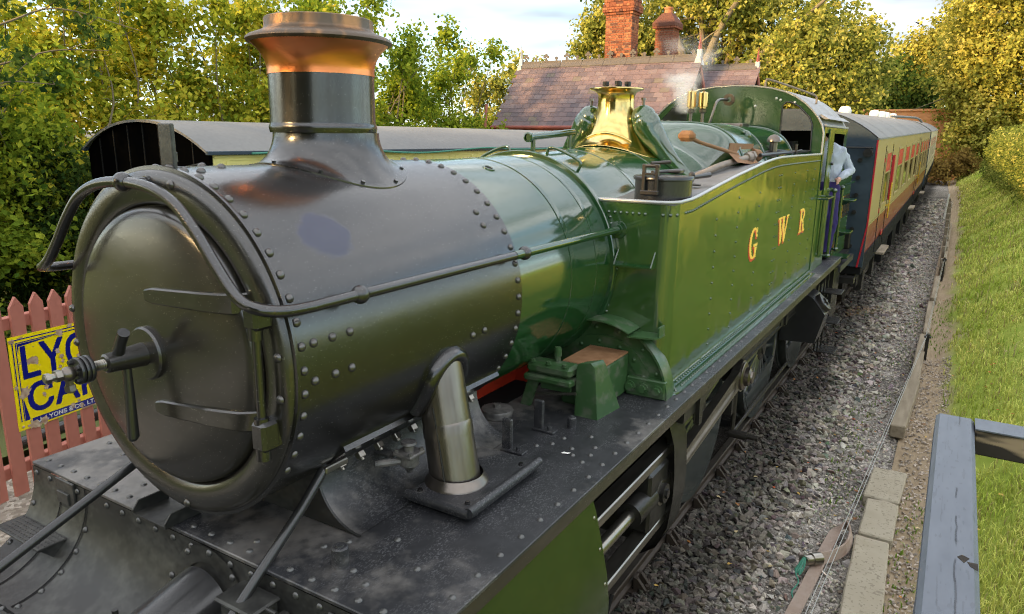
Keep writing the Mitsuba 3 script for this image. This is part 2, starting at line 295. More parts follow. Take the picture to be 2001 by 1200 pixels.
# smokebox
SB = add('smokebox', rev([(0.05, 0.012), (0.60, 0.012), (0.693, 0.015), (RS, 0.022), (RS, 1.548), (0.60, 1.55)], (0, 0, ZB), 'y', 128), 'smokebox_paint', 30, L)
add('front_ring', rev([(0.557, 0.012), (0.561, -0.006), (0.572, -0.017), (0.595, -0.025), (0.630, -0.029), (0.660, -0.026), (0.681, -0.014), (0.690, 0.0), (0.691, 0.012)], (0, 0, ZB), 'y', 128), 'door_paint', 50, SB)
add('joint_bead', rev([(0.690, 0.006), (0.7055, 0.008), (0.7065, 0.016), (0.7055, 0.0235), (RS, 0.0245)], (0, 0, ZB), 'y', 128), 'black_satin', 50, SB)
dprof = [(0.556, 0.011), (0.555, -0.016), (0.549, -0.034), (0.536, -0.046), (0.51, -0.055), (0.45, -0.066), (0.34, -0.080), (0.2, -0.091), (0.1, -0.095), (1e-4, -0.096)]
def doory(r): return float(np.interp(r, [p_[0] for p_ in dprof[::-1]], [p_[1] for p_ in dprof[::-1]]))
DR = add('smokebox_door', rev(dprof, (0, 0, ZB), 'y', 128), 'door_paint', 50, L)
for zc, z2 in ((2.715, 2.735), (2.27, 2.305)):
    xs = np.linspace(0.02, 0.60, 15); V = []
    for x in xs:
        t = (x-0.02)/0.58; zz = zc+(z2-zc)*t; h = 0.030+0.010*t
        if x < 0.05: h *= 0.75
        yy = doory(math.hypot(x, zz-ZB))
        th = 0.013 if x < 0.31 else 0.019
        V.append([(x, yy+0.004, zz-h), (x, yy-th*0.6, zz-h), (x, yy-th, zz-h+0.006), (x, yy-th, zz+h-0.006), (x, yy-th*0.6, zz+h), (x, yy+0.004, zz+h)])
    V = np.array(V); F = []
    for i in range(len(xs)-1):
        for k in range(5):
            a = i*6+k; F += [[a, a+6, a+7], [a, a+7, a+1]]
    for e, s in ((0, 1), (len(xs)-1, -1)):
        for k in range(1, 5): F.append([e*6, e*6+k, e*6+k+1][::s])
    add('hinge_strap', trimesh.Trimesh(V.reshape(-1, 3), F, process=False), 'door_paint', 35, DR)
HN = add('hinge_post', cyl((0.607, -0.075, 2.30), (0.607, -0.075, 2.72), 0.0165, 14), 'black_satin', 40, L)
for z0, z1 in ((2.665, 2.745), (2.225, 2.335)):
    add('hinge_lug', cat(box(0.575, 0.645, -0.105, -0.03, z0, z1, 0.012), cyl((0.607, -0.078, z0-0.035), (0.607, -0.078, z1+0.012), 0.026, 14), box(0.585, 0.632, -0.06, 0.01, z0, z1, 0.006)), 'black_satin', 35, HN)
# door dart
DD = add('door_dart', cat(rev([(0.105, -0.080), (0.105, -0.108), (0.098, -0.116), (0.046, -0.119), (0.044, -0.150), (0.038, -0.23), (0.036, -0.262), (0.028, -0.268), (1e-4, -0.268)], (0, 0, ZB), 'y', 32)), 'door_paint', 35, DR)
add('handle', tube([(0.0, -0.215, ZB+0.02), (0.045, -0.225, ZB+0.075), (0.088, -0.232, ZB+0.125)], [0.024, 0.02, 0.021], 12), 'gloss_black', 40, DD)
add('handle', tube([(0.0, -0.185, ZB-0.02), (0.004, -0.19, ZB-0.16), (0.006, -0.195, ZB-0.31), (0.006, -0.195, ZB-0.325)], [0.015, 0.019, 0.022, 0.012], 12), 'gloss_black', 40, DD)
add('screw', cat(cyl((0, -0.26, ZB), (0, -0.315, ZB), 0.017, 14), *[rev([(0.017, 0), (0.0195, 0.003), (0.017, 0.006)], (0, -0.27-0.008*i, ZB), 'y', 14) for i in range(5)]), 'steel', 40, DD)
VF = add('valve_fitting', cat(*[rev([(0.0001, -0.335-d), (0.048, -0.335-d), (0.050, -0.331-d), (0.050, -0.325-d), (0.048, -0.321-d), (0.0001, -0.321-d)], (0, 0, ZB), 'y', 24) for d in (0, 0.016, 0.034)], cyl((0, -0.30, ZB), (0, -0.335, ZB), 0.014, 12)), 'gloss_black', 35, DR)
add('valve_body', cat(moved(trimesh.creation.icosphere(2, 0.027), (0, -0.395, ZB-0.002)), cyl((0, -0.365, ZB), (0, -0.43, ZB), 0.018, 14), cyl((0, -0.395, ZB), (0.004, -0.395, ZB-0.07), 0.014, 6), cyl((0, -0.395, ZB-0.045), (0.004, -0.395, ZB-0.065), 0.020, 6)), 'pipe_steel', 35, VF)
add('nozzle', cat(cyl((0, -0.42, ZB), (0, -0.44, ZB), 0.022, 6), cyl((0, -0.435, ZB), (0, -0.475, ZB), 0.013, 12), cyl((0, -0.455, ZB), (0, -0.472, ZB), 0.019, 6)), 'steel', 30, VF)
for a in range(4):
    put('bolt', mikit.ply(bolt_mesh(0.009, 0.012), 'gloss_black', smooth=False), VF, orient((0.036*math.cos(a*1.57+0.6), -0.369, ZB+0.036*math.sin(a*1.57+0.6)), (0, -1, 0)))
# smokebox rivets
riv = mikit.ply(dome(0.0175, 0.0140, 12, 4), 'rivet_black', smooth=True)
def rivet_at(ang, y, r=RS, par=SB, s=riv):
    a = math.radians(ang); put('rivet', s, par, orient((r*math.sin(a), y, ZB+r*math.cos(a)), (math.sin(a), 0, math.cos(a))))
for k in range(-9, 18): rivet_at(2.4+7.2*k, 0.046)
for k in range(-9, 19): rivet_at(2.4+7.2*k, 1.512)
for a_, y_ in ((81.5, 0.103), (81.5, 0.195), (81.5, 0.286), (93, 0.095), (93, 0.196), (93, 0.282), (98.2, 1.102), (98.0, 1.202), (49.2, 1.366), (55.7, 1.36), (-49.2, 1.366), (10.5, 0.11), (-10.5, 0.11), (5, 0.25), (-5, 0.25)): rivet_at(a_, y_)
for a_ in (176.0, 97, 83.5, 12, -12, -83.5, -97):
    a = math.radians(a_)
    put('rivet', riv, SB, orient((0.655*math.sin(a), -0.026, ZB+0.655*math.cos(a)), (0, -1, 0)))
# chimney
YC = 0.8735
CH = add('chimney', rev([(0.2425, 3.318), (0.2435, 3.325), (0.2465, 3.336), (0.2460, 3.346), (0.2425, 3.354), (0.2395, 3.364), (0.2385, 3.45), (0.2385, 3.574), (0.2, 3.574)], (0, YC, 0), 'z', 96), 'black_satin', 50, L)
def flare(cx, cy, r0, z0, r1, rb, lift=0.006, skirt=0.012, nphi=96, nt=14):
    def f(phi, t):
        if t > 1: r, zl = r1, -skirt
        else:
            th = t*math.pi/2; r = r0+(r1-r0)*(1-math.cos(th))
        x, y = cx+r*math.cos(phi), cy+r*math.sin(phi)
        if t > 1: return (x, y, onb(x, rb)-0.004)
        x1, y1 = cx+r1*math.cos(phi), 0
        zs = onb(x if t > 0.6 else x, rb)+lift
        return (x, y, z0-(z0-zs)*math.sin(t*math.pi/2)**1.0 if t < 1 else zs)
    return grid(f, np.linspace(0, 2*np.pi, nphi+1), list(np.linspace(0, 1, nt))+[1.01])
BASE = add('chimney_base', flare(0, YC+0.015, 0.243, 3.32, 0.37, RS), 'black_satin', 50, CH)
fb = mikit.ply(bolt_mesh(0.010, 0.012), 'black_satin', smooth=False)
for p_ in (-150, -120, -85, -50, -20, 15, 50):
    a = math.radians(p_); x, y = 0.350*math.cos(a), YC+0.015+0.350*math.sin(a)
    put('bolt', fb, BASE, orient((x, y, onb(x)+0.004), (x/RS, 0, (onb(x)-ZB)/RS)))
CP = add('copper_cap', rev([(0.2415, 3.572), (0.2405, 3.592), (0.2425, 3.612), (0.249, 3.636), (0.262, 3.661), (0.281, 3.685), (0.302, 3.704), (0.312, 3.712)], (0, YC, 0), 'z', 96), 'copper', 50, CH)
add('cap_rim', rev([(0.305, 3.707), (0.320, 3.711), (0.327, 3.719), (0.325, 3.728), (0.312, 3.738), (0.285, 3.748), (0.262, 3.757), (0.248, 3.764), (0.243, 3.775), (0.242, 3.812), (0.236, 3.816), (0.205, 3.812), (0.2, 3.70), (0.2, 3.58)], (0, YC, 0), 'z', 96), 'sooty_copper', 40, CP)
# boiler
BO = add('boiler', rev([(0.55, 1.549), (0.6945, 1.550), (0.6945, 2.13), (0.697, 2.14), (0.712, 2.70), (0.770, 4.2), (0.80, 5.0), (0.805, 5.6), (0.5, 5.61)], (0, 0, ZB), 'y', 128), 'green_gloss', 30, L)
def brad(y): return float(np.interp(y, [1.55, 2.13, 2.70, 4.2, 5.0], [0.6945, 0.6945, 0.712, 0.770, 0.80]))
for y in (2.12, 2.44, 3.36, 3.97, 4.62):
    r = brad(y); add('cladding_band', rev([(r-0.002, y), (r+0.004, y+0.002), (r+0.0045, y+0.03), (r+0.004, y+0.048), (r-0.002, y+0.05)], (0, 0, ZB), 'y', 96), 'green_gloss', 30, BO)
add('tank_collar', rev([(0.70, 2.645), (0.733, 2.647), (0.738, 2.655), (0.738, 2.69), (0.733, 2.698), (0.70, 2.70)], (0, 0, ZB), 'y', 96), 'green_gloss', 30, BO)
a = math.radians(21.2)
wn = (math.sin(a), 0, math.cos(a)); wc = np.array([0.696*math.sin(a), 1.898, ZB+0.696*math.cos(a)])
M = np.array(orient(wc, wn).matrix); pl = rev([(0.022, -0.004), (0.024, 0.004), (0.030, 0.006), (0.036, 0.004), (0.038, -0.004)], n=28); pl.apply_transform(M)
WP = add('washout_plug', pl, 'green_gloss', 50, BO)
dk = rev([(0.0001, 0.002), (0.023, 0.002)], n=20); dk.apply_transform(M); add('plug_recess', dk, 'matt_black', False, WP)
for s in (1, -1):
    pts = [(brad(2.55)+o, 2.78+d, ang) for o, d, ang in ((0.0, 0.0, 12), (0.06, 0.0, 12), (0.075, 0.0, 15), (0.075, 0.0, 22), (0.075, 0.0, 29), (0.062, 0.0, 32), (0.0, 0.0, 32.5))]
    add('handhold', tube(smooth_path([(s*r*math.sin(math.radians(g)), y, ZB+r*math.cos(math.radians(g))) for r, y, g in pts], 5), 0.011, 8), 'green_gloss', 50, BO)
# plain sight tube left of the dome
add('horn_pipe', cat(tube([(-0.10, 2.95, 3.310), (-0.10, 3.66, 3.352)], 0.026, 14), rev([(0.026, 0), (0.036, 0.004), (0.036, 0.03), (0.026, 0.034)], (-0.10, 2.94, 3.3095), 'y', 18), cyl((-0.10, 3.02, 3.18), (-0.10, 3.02, 3.30), 0.017, 10), cyl((-0.10, 3.6, 3.22), (-0.10, 3.6, 3.345), 0.02, 10)), 'green_gloss', 40, BO)
# firebox
def fb_sec(u, v):
    # u: 0..1 round section to square shouldered one, then straight; v: angle
    if u <= 1: k = u*u*(3-2*u); y = 5.0+0.48*u
    else: k = 1; y = 5.48+(u-1)*2.47
    aa, bb, ex = 0.80+0.045*k, 0.80+0.185*k, 2+1.6*k
    c, s = math.cos(v), math.sin(v)
    return (aa*np.sign(c)*abs(c)**(2/ex), y, ZB+bb*abs(s)**(2/ex)*np.sign(s))
FBX = add('firebox', grid(fb_sec, [0, 0.1, 0.2, 0.3, 0.4, 0.5, 0.6, 0.7, 0.8, 0.9, 1, 1.34, 1.67, 2], np.linspace(math.pi*1.08, -math.pi*0.08, 90)), 'green_gloss', 60, L)
for yy in (5.50, 6.4, 7.86):
    add('cladding_band', tube([(x, yy, z) for x, y, z in [(lambda q: (q[0]*1.004, q[1], ZB+(q[2]-ZB)*1.003))(fb_sec(1.0+(yy-5.48)/2.47, v)) for v in np.linspace(math.pi, 0, 60)]], 0.012, 6), 'green_gloss', 50, FBX)
for yy, xx in ((6.2, 0.62), (7.35, 0.66)):
    z = ZB+0.985*(1-(xx/0.845)**3.6)**(1/3.6)
    add('washout_door', cat(moved(trimesh.creation.icosphere(2, 0.055), (xx, yy, z-0.015)), box(xx-0.012, xx+0.012, yy-0.16, yy+0.05, z+0.005, z+0.03, 0.004)), 'green_gloss', 40, FBX)
# safety valve bonnet
BN = add('safety_valve_bonnet', flare(0, 4.25, 0.153, 3.605, 0.385, 0.770, 0.004), 'brass', 60, L)
add('bonnet_neck', rev([(0.153, 3.602), (0.1525, 3.63), (0.155, 3.66), (0.166, 3.682), (0.190, 3.697), (0.222, 3.706), (0.229, 3.710), (0.229, 3.717), (0.222, 3.721), (0.135, 3.719), (0.13, 3.6)], (0, 4.25, 0), 'z', 72), 'brass', 45, BN)
ms = [tube([(0.30*math.cos(t), 4.25+0.30*math.sin(t), onb(0.30*math.cos(t), 0.770)+0.045+0.05*math.sin((t+2.2)*1.9)) for t in np.linspace(-2.0, -0.7, 14)], 0.014, 8)]
add('bonnet_plate', ms[0], 'brass', 50, BN)
for x, y in ((-0.075, 4.19), (0.0, 4.29), (0.045, 4.17), (0.09, 4.27)):
    add('valve_nut', cat(cyl((x, y, 3.6), (x, y, 3.74), 0.018, 10), prism(affinity.translate(Point(0, 0).buffer(0.027, 3), x, y), 0.035, at=3.738)), 'dark_metal', 20, BN)
for s in (1, -1):
    pth = smooth_path([(s*0.245, 4.27, 3.475), (s*0.265, 4.27, 3.44), (s*0.30, 4.275, 3.375), (s*0.365, 4.285, 3.29), (s*0.45, 4.30, 3.185), (s*0.53, 4.31, 3.10), (s*0.60, 4.32, 3.03)], 5)
    u = np.linspace(0, 1, len(pth)); rr = np.interp(u, [0, 0.1, 0.25, 0.45, 0.65, 0.8, 1], [0.106, 0.116, 0.122, 0.108, 0.080, 0.062, 0.056])
    fd = add('feed_cover', cat(tube(pth, rr, 24), moved(trimesh.creation.icosphere(3, 0.108), pth[0]+[0, 0, 0.0])), 'green_gloss', 60, L)
    add('cover_bolt', cat(cyl((s*0.24, 4.27, 3.57), (s*0.24, 4.27, 3.625), 0.012, 8), cyl((s*0.24, 4.27, 3.62), (s*0.24, 4.27, 3.64), 0.02, 6)), 'pipe_steel', 30, fd)
    add('pipe_cladding', cat(tube([(s*0.56, 4.315, 3.065), (s*0.69, 4.33, 2.96)], 0.050, 16), rev([(0.04, 0), (0.055, 0), (0.055, 0.02), (0.04, 0.02)], n=18)), 'green_gloss', 40, fd)
    add('feed_pipe', cat(tube(smooth_path([(s*0.67, 4.33, 2.99), (s*0.73, 4.5, 3.035), (s*0.76, 4.85, 3.085), (s*0.78, 5.25, 3.115), (s*0.79, 5.55, 3.135), (s*0.80, 5.75, 3.15)], 6), 0.030, 12), cyl((s*0.79, 5.6, 3.14), (s*0.80, 5.72, 3.15), 0.045, 14), cyl((s*0.80, 5.72, 3.15), (s*0.80, 5.79, 3.155), 0.055, 6)), 'pale_pipe', 50, L)
# hand rail over the smokebox
half = [(0.735, 2.70, 2.735), (0.735, 1.5, 2.735), (0.735, 0.3, 2.735), (0.733, 0.05, 2.735), (0.722, -0.055, 2.740), (0.685, -0.110, 2.750), (0.625, -0.128, 2.768), (0.565, -0.130, 2.808), (0.490, -0.128, 2.885), (0.400, -0.126, 2.985), (0.30, -0.124, 3.070), (0.17, -0.123, 3.120), (0.0, -0.122, 3.136)]
HR = add('handrail', tube(smooth_path(half+[(-x, y, z) for x, y, z in half[::-1][1:]], 7), 0.0205, 14), 'black_satin', 60, L)
add('handrail_sleeve', cat(tube([(0.735, 1.40, 2.735), (0.735, 2.70, 2.735)], 0.0225, 14)), 'green_gloss', 60, HR)
def knob(p, q): return cat(moved(trimesh.creation.icosphere(2, 0.036), p), cyl(p, q, 0.017, 12), cyl(np.array(p)+(np.array(q)-p)*0.55, q, 0.022, 12))
for s in (1, -1):
    for y in (0.30, 1.50):
        a = math.radians(71); add('rail_knob', knob(np.array((s*0.735, y, 2.735)), np.array((s*0.66*math.sin(a), y, ZB+0.66*math.cos(a)))), 'black_satin', 50, HR)
    add('rail_flange', rev([(0.02, -0.03), (0.034, -0.028), (0.036, -0.018), (0.056, -0.014), (0.058, -0.004), (0.058, 0.004)], (s*0.735, 2.70, 2.735), 'y', 24), 'green_gloss', 40, HR)
add('rail_knob', knob(np.array((0, -0.122, 3.136)), np.array((0, 0.03, 3.130))), 'black_satin', 50, HR)
add('lamp_iron', cat(box(-0.040, 0.040, 0.058, 0.076, 3.15, 3.345, 0.004), box(-0.040, 0.040, 0.03, 0.13, 3.165, 3.183, 0.003), box(-0.04, 0.04, 0.06, 0.08, 3.20, 3.24, 0.003)), 'front_black', 30, L)

# ------------------------------------------------------------------ running plate, front, saddle
FP = add('footplate', cat(box(-XF, XF, -0.016, 9.70, 1.655, ZF, 0.004)), 'footplate_black', 25, L)
add_each('edge_angle', [box(XF-0.028, XF-0.004, -0.012, 9.70, 1.588, 1.6545), box(-XF+0.004, -XF+0.028, -0.012, 9.70, 1.588, 1.6545)], 'door_paint', False, FP)
frv = mikit.ply(dome(0.0150, 0.0100, 10, 3), 'rivet_worn', smooth=True)
def frivet(x, y, z=ZF): put('rivet', frv, FP, orient((x, y, z), (0, 0, 1)))
for i in range(27): frivet(1.200, 0.23+0.1625*i-0.16*(i > 40))
for x in np.arange(-1.20, 1.25, 0.118):
    frivet(x, 0.035) if abs(x-0.2) > 0.35 or True else None
for x, y in ((0.88, 0.12), (0.78, 0.16), (0.30, 0.10), (0.98, 0.30), (0.62, 0.30), (0.56, 0.22), (0.78, 0.42), (-0.55, 0.14), (-0.62, 0.2), (-0.70, 0.30), (-0.80, 0.28), (-0.95, 0.28), (-1.15, 0.32), (-0.45, 0.18),
             (1.02, 1.55), (0.98, 1.62), (1.08, 1.70), (1.10, 1.50), (0.88, 1.72), (0.86, 1.62), (0.80, 1.55), (1.00, 1.82), (1.10, 1.60)): frivet(x, y)
for x, y, h, r in ((0.712, 0.16, 0.085, 0.034), (0.845, 1.885, 0.065, 0.026), (-0.52, 0.30, 0.085, 0.036)):
    add('stub_post', rev([(r*1.06, 0), (r, 0.008), (r, h-0.006), (r-0.006, h), (r*0.5, h), (r*0.45, h+0.006), (1e-4, h+0.007)], (x, y, ZF), 'z', 20), 'footplate_black', 35, FP)
for x, y in ((0.695, 1.42), (0.70, 1.755)):
    add('upright_lug', cat(box(x-0.03, x+0.03, y-0.012, y+0.012, ZF, ZF+0.18, 0.006), box(x-0.03, x+0.11, y-0.03, y+0.03, ZF, ZF+0.014, 0.003), cyl((x+0.07, y, ZF), (x+0.07, y, ZF+0.035), 0.014, 6)), 'footplate_black', 30, FP)
scrap = grid(lambda u, v: (0.98+0.020*u+0.004*v, 1.55+0.011*v, ZF+0.004+0.003*math.sin(u*2.5)*math.cos(v)), np.linspace(-1, 1, 7), np.linspace(-1, 1, 4))
tag(add('paper_scrap', scrap, 'white_paint', True), 'small torn white paper scrap lying on the black footplate', 'litter')
# the curved drop plate at the front, flat apron
RC = 0.37
def drop(u, v):   # u: x, v: 0..1 down
    if v < 0.12: return (u, -0.016, 1.655-0.33*v)
    if v < 0.8:
        t = (v-0.12)/0.68*math.pi/2
        return (u, -0.016-RC*(1-math.cos(t)), 1.615-RC*math.sin(t))
    return (u, -0.016-RC-(v-0.8)*6.0, 1.615-RC)
FR = add('front_plate', grid(drop, np.linspace(-XF, XF, 3), np.linspace(0, 1, 41)), 'front_black', 40, L)
add('front_plate_seam', cat(*[grid(lambda u, v, x=x: (lambda q: (q[0], q[1]-0.004, q[2]+0.003))(drop(x+u*0.010, v)), [0, 1], np.linspace(0.0, 0.8, 25)) for x in (-0.78, -1.0)],
    grid(lambda u, v: (v, -0.016-RC-0.02-0.012*u, 1.615-RC+0.004), [0, 1], [-XF, -0.6])), 'matt_black', False, FR)
for x in np.arange(-1.22, 1.25, 0.125):
    q = drop(x, 0.09); put('rivet', frv, FR, orient((x, -0.018, q[2]), (0, -1, 0)))
for v in (0.30, 0.42, 0.54, 0.66, 0.78):
    for x in (-0.755, -1.235):
        q = np.array(drop(x, v)); t = (v-0.12)/0.68*math.pi/2
        put('rivet', frv, FR, orient(q+[0, -0.002, 0], (0, -math.cos(t), math.sin(t))))
for x in (-1.05, -0.98, -0.88, -0.8, -0.72):
    put('rivet', frv, FR, orient((x, -0.016-RC-0.045-0.02*math.sin(9*x), 1.615-RC), (0, 0, 1)))
add('mending_plate', cat(box(-1.02, -0.86, -0.03, -0.017, 1.50, 1.66, 0.004), box(-1.0, -0.9, -0.04, -0.02, 1.54, 1.60, 0.003)), 'front_black', 30, FR)
# bulging cover over the valve tail
def bulge(u, v):
    th = u; e = 0.175
    y = -0.06-0.62*v; k = sq(max(1-v**6, 0)) if v > 0 else 1
    return (0.145+e*math.cos(th)*k, y, 1.40-0.16*v+e*1.05*math.sin(th)*k)
BC = add('valve_cover', grid(bulge, np.linspace(-0.5, math.pi+0.5, 40), np.linspace(0, 1, 24)), 'gloss_black', 60, L)
ring = Polygon([(0.145+0.245*math.cos(t), 1.40+0.235*math.sin(t)) for t in np.linspace(0, 2*np.pi, 60)])
add('cover_flange', grid(lambda u, v: (lambda x, z: (x, -0.026-max(0, 0.34-RC+0)-(RC-sq(max(RC*RC-(1.615-z)**2, 0)) if z < 1.615 else 0), z))(0.145+(0.165+0.075*v)*math.cos(u), 1.42+(0.165+0.075*v)*math.sin(u)), np.linspace(0, 2*np.pi, 60), np.linspace(0, 1, 5)), 'front_black', 40, BC)
for t in (0.1, 0.8, 1.5, 2.2, 2.9):
    x, z = 0.145+0.222*math.cos(t), 1.42+0.222*math.sin(t); y = -0.028-(RC-sq(max(RC*RC-(1.615-z)**2, 0)) if z < 1.615 else 0)
    put('rivet', frv, BC, orient((x, y, z), (0, -1, 0.25)))
add('cover_eye', cat(tube([(0.06+0.018*math.cos(t), -0.42, 1.535+0.018*math.sin(t)) for t in np.linspace(0.3, 5.6, 14)], 0.005, 6), cyl((0.075, -0.38, 1.53), (0.075, -0.38, 1.56), 0.012, 8)), 'dark_metal', 40, BC)
# chequered steps
for s in (-1, 1):
    st = add('front_step', cat(box(s*1.07-0.205, s*1.07+0.205, -0.215, -0.05, 1.392, 1.404, 0.003), prism(Polygon([(-0.205, 1.391), (-0.09, 1.391), (-0.12, 1.30)]), 0.01, 'x', s*1.07-0.19), prism(Polygon([(-0.205, 1.391), (-0.09, 1.391), (-0.12, 1.30)]), 0.01, 'x', s*1.07+0.18)), 'front_black', False, L)
    ck = []
    for i in range(17):
        for j in range(7):
            x, y = s*1.07-0.195+0.0235*i+0.0117*(j % 2), -0.205+0.022*j
            ck.append((np.array([(x-0.008, y, 1.4035), (x, y-0.008, 1.4035), (x+0.008, y, 1.4035), (x, y+0.008, 1.4035), (x, y, 1.4095)]), np.array([[0, 1, 4], [1, 2, 4], [2, 3, 4], [3, 0, 4]])))
    k = add('tread_pattern', cat(*ck), 'front_black', False, st); tag(k, kind='stuff')
# ash chute below the door
add('ash_chute', cat(box(-0.325, -0.095, -0.05, 0.12, 1.677, 1.685), prism(Polygon([(-0.05, 1.677), (0.12, 1.677), (0.12, 1.735), (-0.02, 1.735), (-0.05, 1.70)]), 0.007, 'x', -0.328), prism(Polygon([(-0.05, 1.677), (0.12, 1.677), (0.12, 1.735), (-0.02, 1.735), (-0.05, 1.70)]), 0.007, 'x', -0.099)), 'front_black', False, L)
# square access cover with catch at the right of the front plate
AC = add('access_cover', cat(box(0.39, 0.575, -0.16, -0.03, 1.50, 1.585, 0.012), box(0.375, 0.59, -0.175, -0.03, 1.585, 1.605, 0.008)), 'front_black', 25, L)
add('catch', cat(box(0.60, 0.64, -0.09, -0.03, 1.52, 1.56, 0.01), cyl((0.58, -0.1, 1.59), (0.64, -0.1, 1.59), 0.01, 10)), 'front_black', 30, AC)
add('hasp', cat(box(0.83, 0.86, -0.03, -0.018, 1.54, 1.63, 0.004), cyl((0.80, -0.03, 1.57), (0.90, -0.03, 1.57), 0.011, 10)), 'front_black', 30, FR)
# stays to the buffer beam
for s in (1, -1):
    ST = add('front_stay', tube([(s*0.445, 0.352, 1.945), (s*0.462, 0.30, 1.915), (s*0.47, 0.2, 1.835), (s*0.50, -1.0, 0.95)] if s > 0 else [(s*0.445, 0.352, 1.945), (s*0.48, 0.2, 1.878), (s*0.50, -0.508, 1.606), (s*0.52, -1.3, 1.30)], [0.021, 0.021, 0.0205, 0.0205], 14), 'gloss_black', 50, L)
    add('stay_foot', cat(box(s*0.445-0.035, s*0.445+0.035, 0.33, 0.46, 1.925, 1.955, 0.005)), 'steel' if s > 0 else 'dark_metal', 30, ST)
# saddle
SD = add_each('smokebox_saddle', [grid(lambda u, v, s=s: (s*(0.40+0.23*(1-math.cos(v))), u, ZF+0.005+0.235*(1-math.sin(v))), np.linspace(0.36, 1.56, 9), np.linspace(0, math.pi/2, 14)) for s in (1, -1)], 'footplate_black', 40, L)
pts = [(0.0, ZF), (0.0, 1.95), (0.40, 1.93)]+[(0.40+0.24*(1-math.cos(v)), ZF+0.005+0.245*(1-math.sin(v))) for v in np.linspace(0, math.pi/2, 14)]
sp = Polygon(pts)
add('saddle_face', prism(unary_union([sp, affinity.scale(sp, -1, 1, origin=(0, 0))]), 0.012, 'y', 0.346), 'front_black', False, SD)
add_each('saddle_flange', [prism(Polygon([(s*0.40, 1.905), (s*0.56, 2.035), (s*0.545, 2.06), (s*0.385, 1.94)]), 1.18, 'y', 0.365) for s in (1, -1)], 'black_satin', False, SD)
sb = mikit.ply(cat(box(-0.017, 0.017, -0.017, 0.017, 0, 0.03, 0.003), cyl((0, 0, 0), (0, 0, 0.04), 0.010, 10)), 'steel', smooth=False)
for i in range(9): put('bolt', sb, SD, orient((0.452, 0.43+0.122*i, 1.937), (0.62, 0, -0.78)))
# lubricator on the saddle
LB = add('lubricator', cat(cyl((0.60, 0.72, 1.85), (0.60, 0.72, 1.90), 0.045, 20), box(0.545, 0.655, 0.665, 0.775, 1.895, 1.915, 0.006), cyl((0.60, 0.72, 1.915), (0.60, 0.72, 1.955), 0.024, 14), rev([(0.032, 0), (0.038, 0.006), (0.034, 0.016), (1e-4, 0.02)], (0.60, 0.72, 1.945), 'z', 18), rev([(0.045, 0.0), (0.02, -0.02), (0.012, -0.04), (1e-4, -0.045)], (0.60, 0.72, 1.85), 'z', 18), cyl((0.60, 0.72, 1.87), (0.50, 0.60, 1.87), 0.018, 10), cyl((0.5, 0.72, 1.87), (0.4, 0.72, 1.87), 0.02, 8)), 'footplate_black', 30, L)
for dx, dy in ((0.04, 0.04), (-0.04, 0.04), (0.04, -0.04), (-0.04, -0.04)): put('bolt', mikit.ply(bolt_mesh(0.009, 0.012), 'footplate_black', smooth=False), LB, orient((0.60+dx, 0.72+dy, 1.915), (0, 0, 1)))
# outside steam pipe
SP = add('steam_pipe', tube([(0.592, 0.953, 2.28), (0.634, 0.937, 2.11), (0.674, 0.923, 1.95), (0.711, 0.909, 1.80), (0.736, 0.90, 1.70)], [0.112, 0.114, 0.116, 0.119, 0.122], 36), 'pipe_steel', 50, L)
add('pipe_collar', tube([(0.6605, 0.928, 2.004), (0.6645, 0.9265, 1.988), (0.676, 0.922, 1.942)], [0.115, 0.119, 0.119], 36), 'pipe_steel', 50, SP)
add('pipe_seam', tube([(0.765, 0.895-0.117, 1.72), (0.705, 0.92-0.1125, 1.94), (0.66, 0.935-0.1105, 2.10)], 0.004, 6), 'dark_metal', 40, SP)
add('pipe_foot', rev([(0.125, 0.045), (0.133, 0.03), (0.148, 0.012), (0.152, 0.0)], (0.737, 0.90, 1.732), 'z', 36), 'pipe_steel', 50, SP)
def hood(u, v):
    ang = math.radians(70+u*1.0)      # along an arch on the smokebox side
    yc_, r1 = 0.932, 0.122
    if u < 0.2: t = 0.0; ry = yc_+r1; s_ = -0.16*(0.2-u)/0.2
    elif u > 0.8: t = math.pi; ry = yc_-r1; s_ = -0.16*(u-0.8)/0.2
    else: t = (u-0.2)/0.6*math.pi; ry = yc_+r1*math.cos(t); s_ = 0.128*math.sin(t)
    al = math.radians(113)-(s_/RS)
    c = np.array([RS*math.sin(al), ry, ZB+RS*math.cos(al)]); n_ = np.array([math.sin(al), 0, math.cos(al)])
    o = np.array([0, math.cos(t), 0])+math.sin(t)*np.array([-math.cos(al), 0, math.sin(al)])
    w = 0.036*math.cos(v); h = 0.046*math.sin(v)
    return tuple(c+o*w+n_*h)
add('pipe_hood', cat(grid(hood, np.linspace(0, 1, 44), np.linspace(0, math.pi, 9)), ), 'black_satin', 60, SP)
BP = add('pipe_base_plate', cat(box(0.60, 0.965, 0.675, 1.30, ZF+0.001, ZF+0.058, 0.022), tube([(0.955, 0.68, ZF+0.05), (0.955, 1.30, ZF+0.05)], 0.024, 12), tube([(0.61, 0.683, ZF+0.047), (0.955, 0.683, ZF+0.047)], 0.02, 12)), 'footplate_black', 40, L)
for x, y in ((0.66, 0.72), (0.91, 0.74), (0.91, 1.2)): put('bolt', fb, BP, orient((x, y, ZF+0.058), (0, 0, 1)))
add('inspection_lid', cat(rev([(0.098, 0), (0.10, 0.03), (0.094, 0.042), (0.05, 0.048), (1e-4, 0.05)], (0.385, 1.80, ZF+0.005), 'z', 32), cyl((0.385, 1.80, ZF+0.05), (0.385, 1.80, ZF+0.075), 0.022, 6)), 'footplate_black', 35, L)
add('frame_opening', box(0.05, 0.33, 1.70, 2.60, ZF+0.001, ZF+0.004), 'matt_black', False, FP)
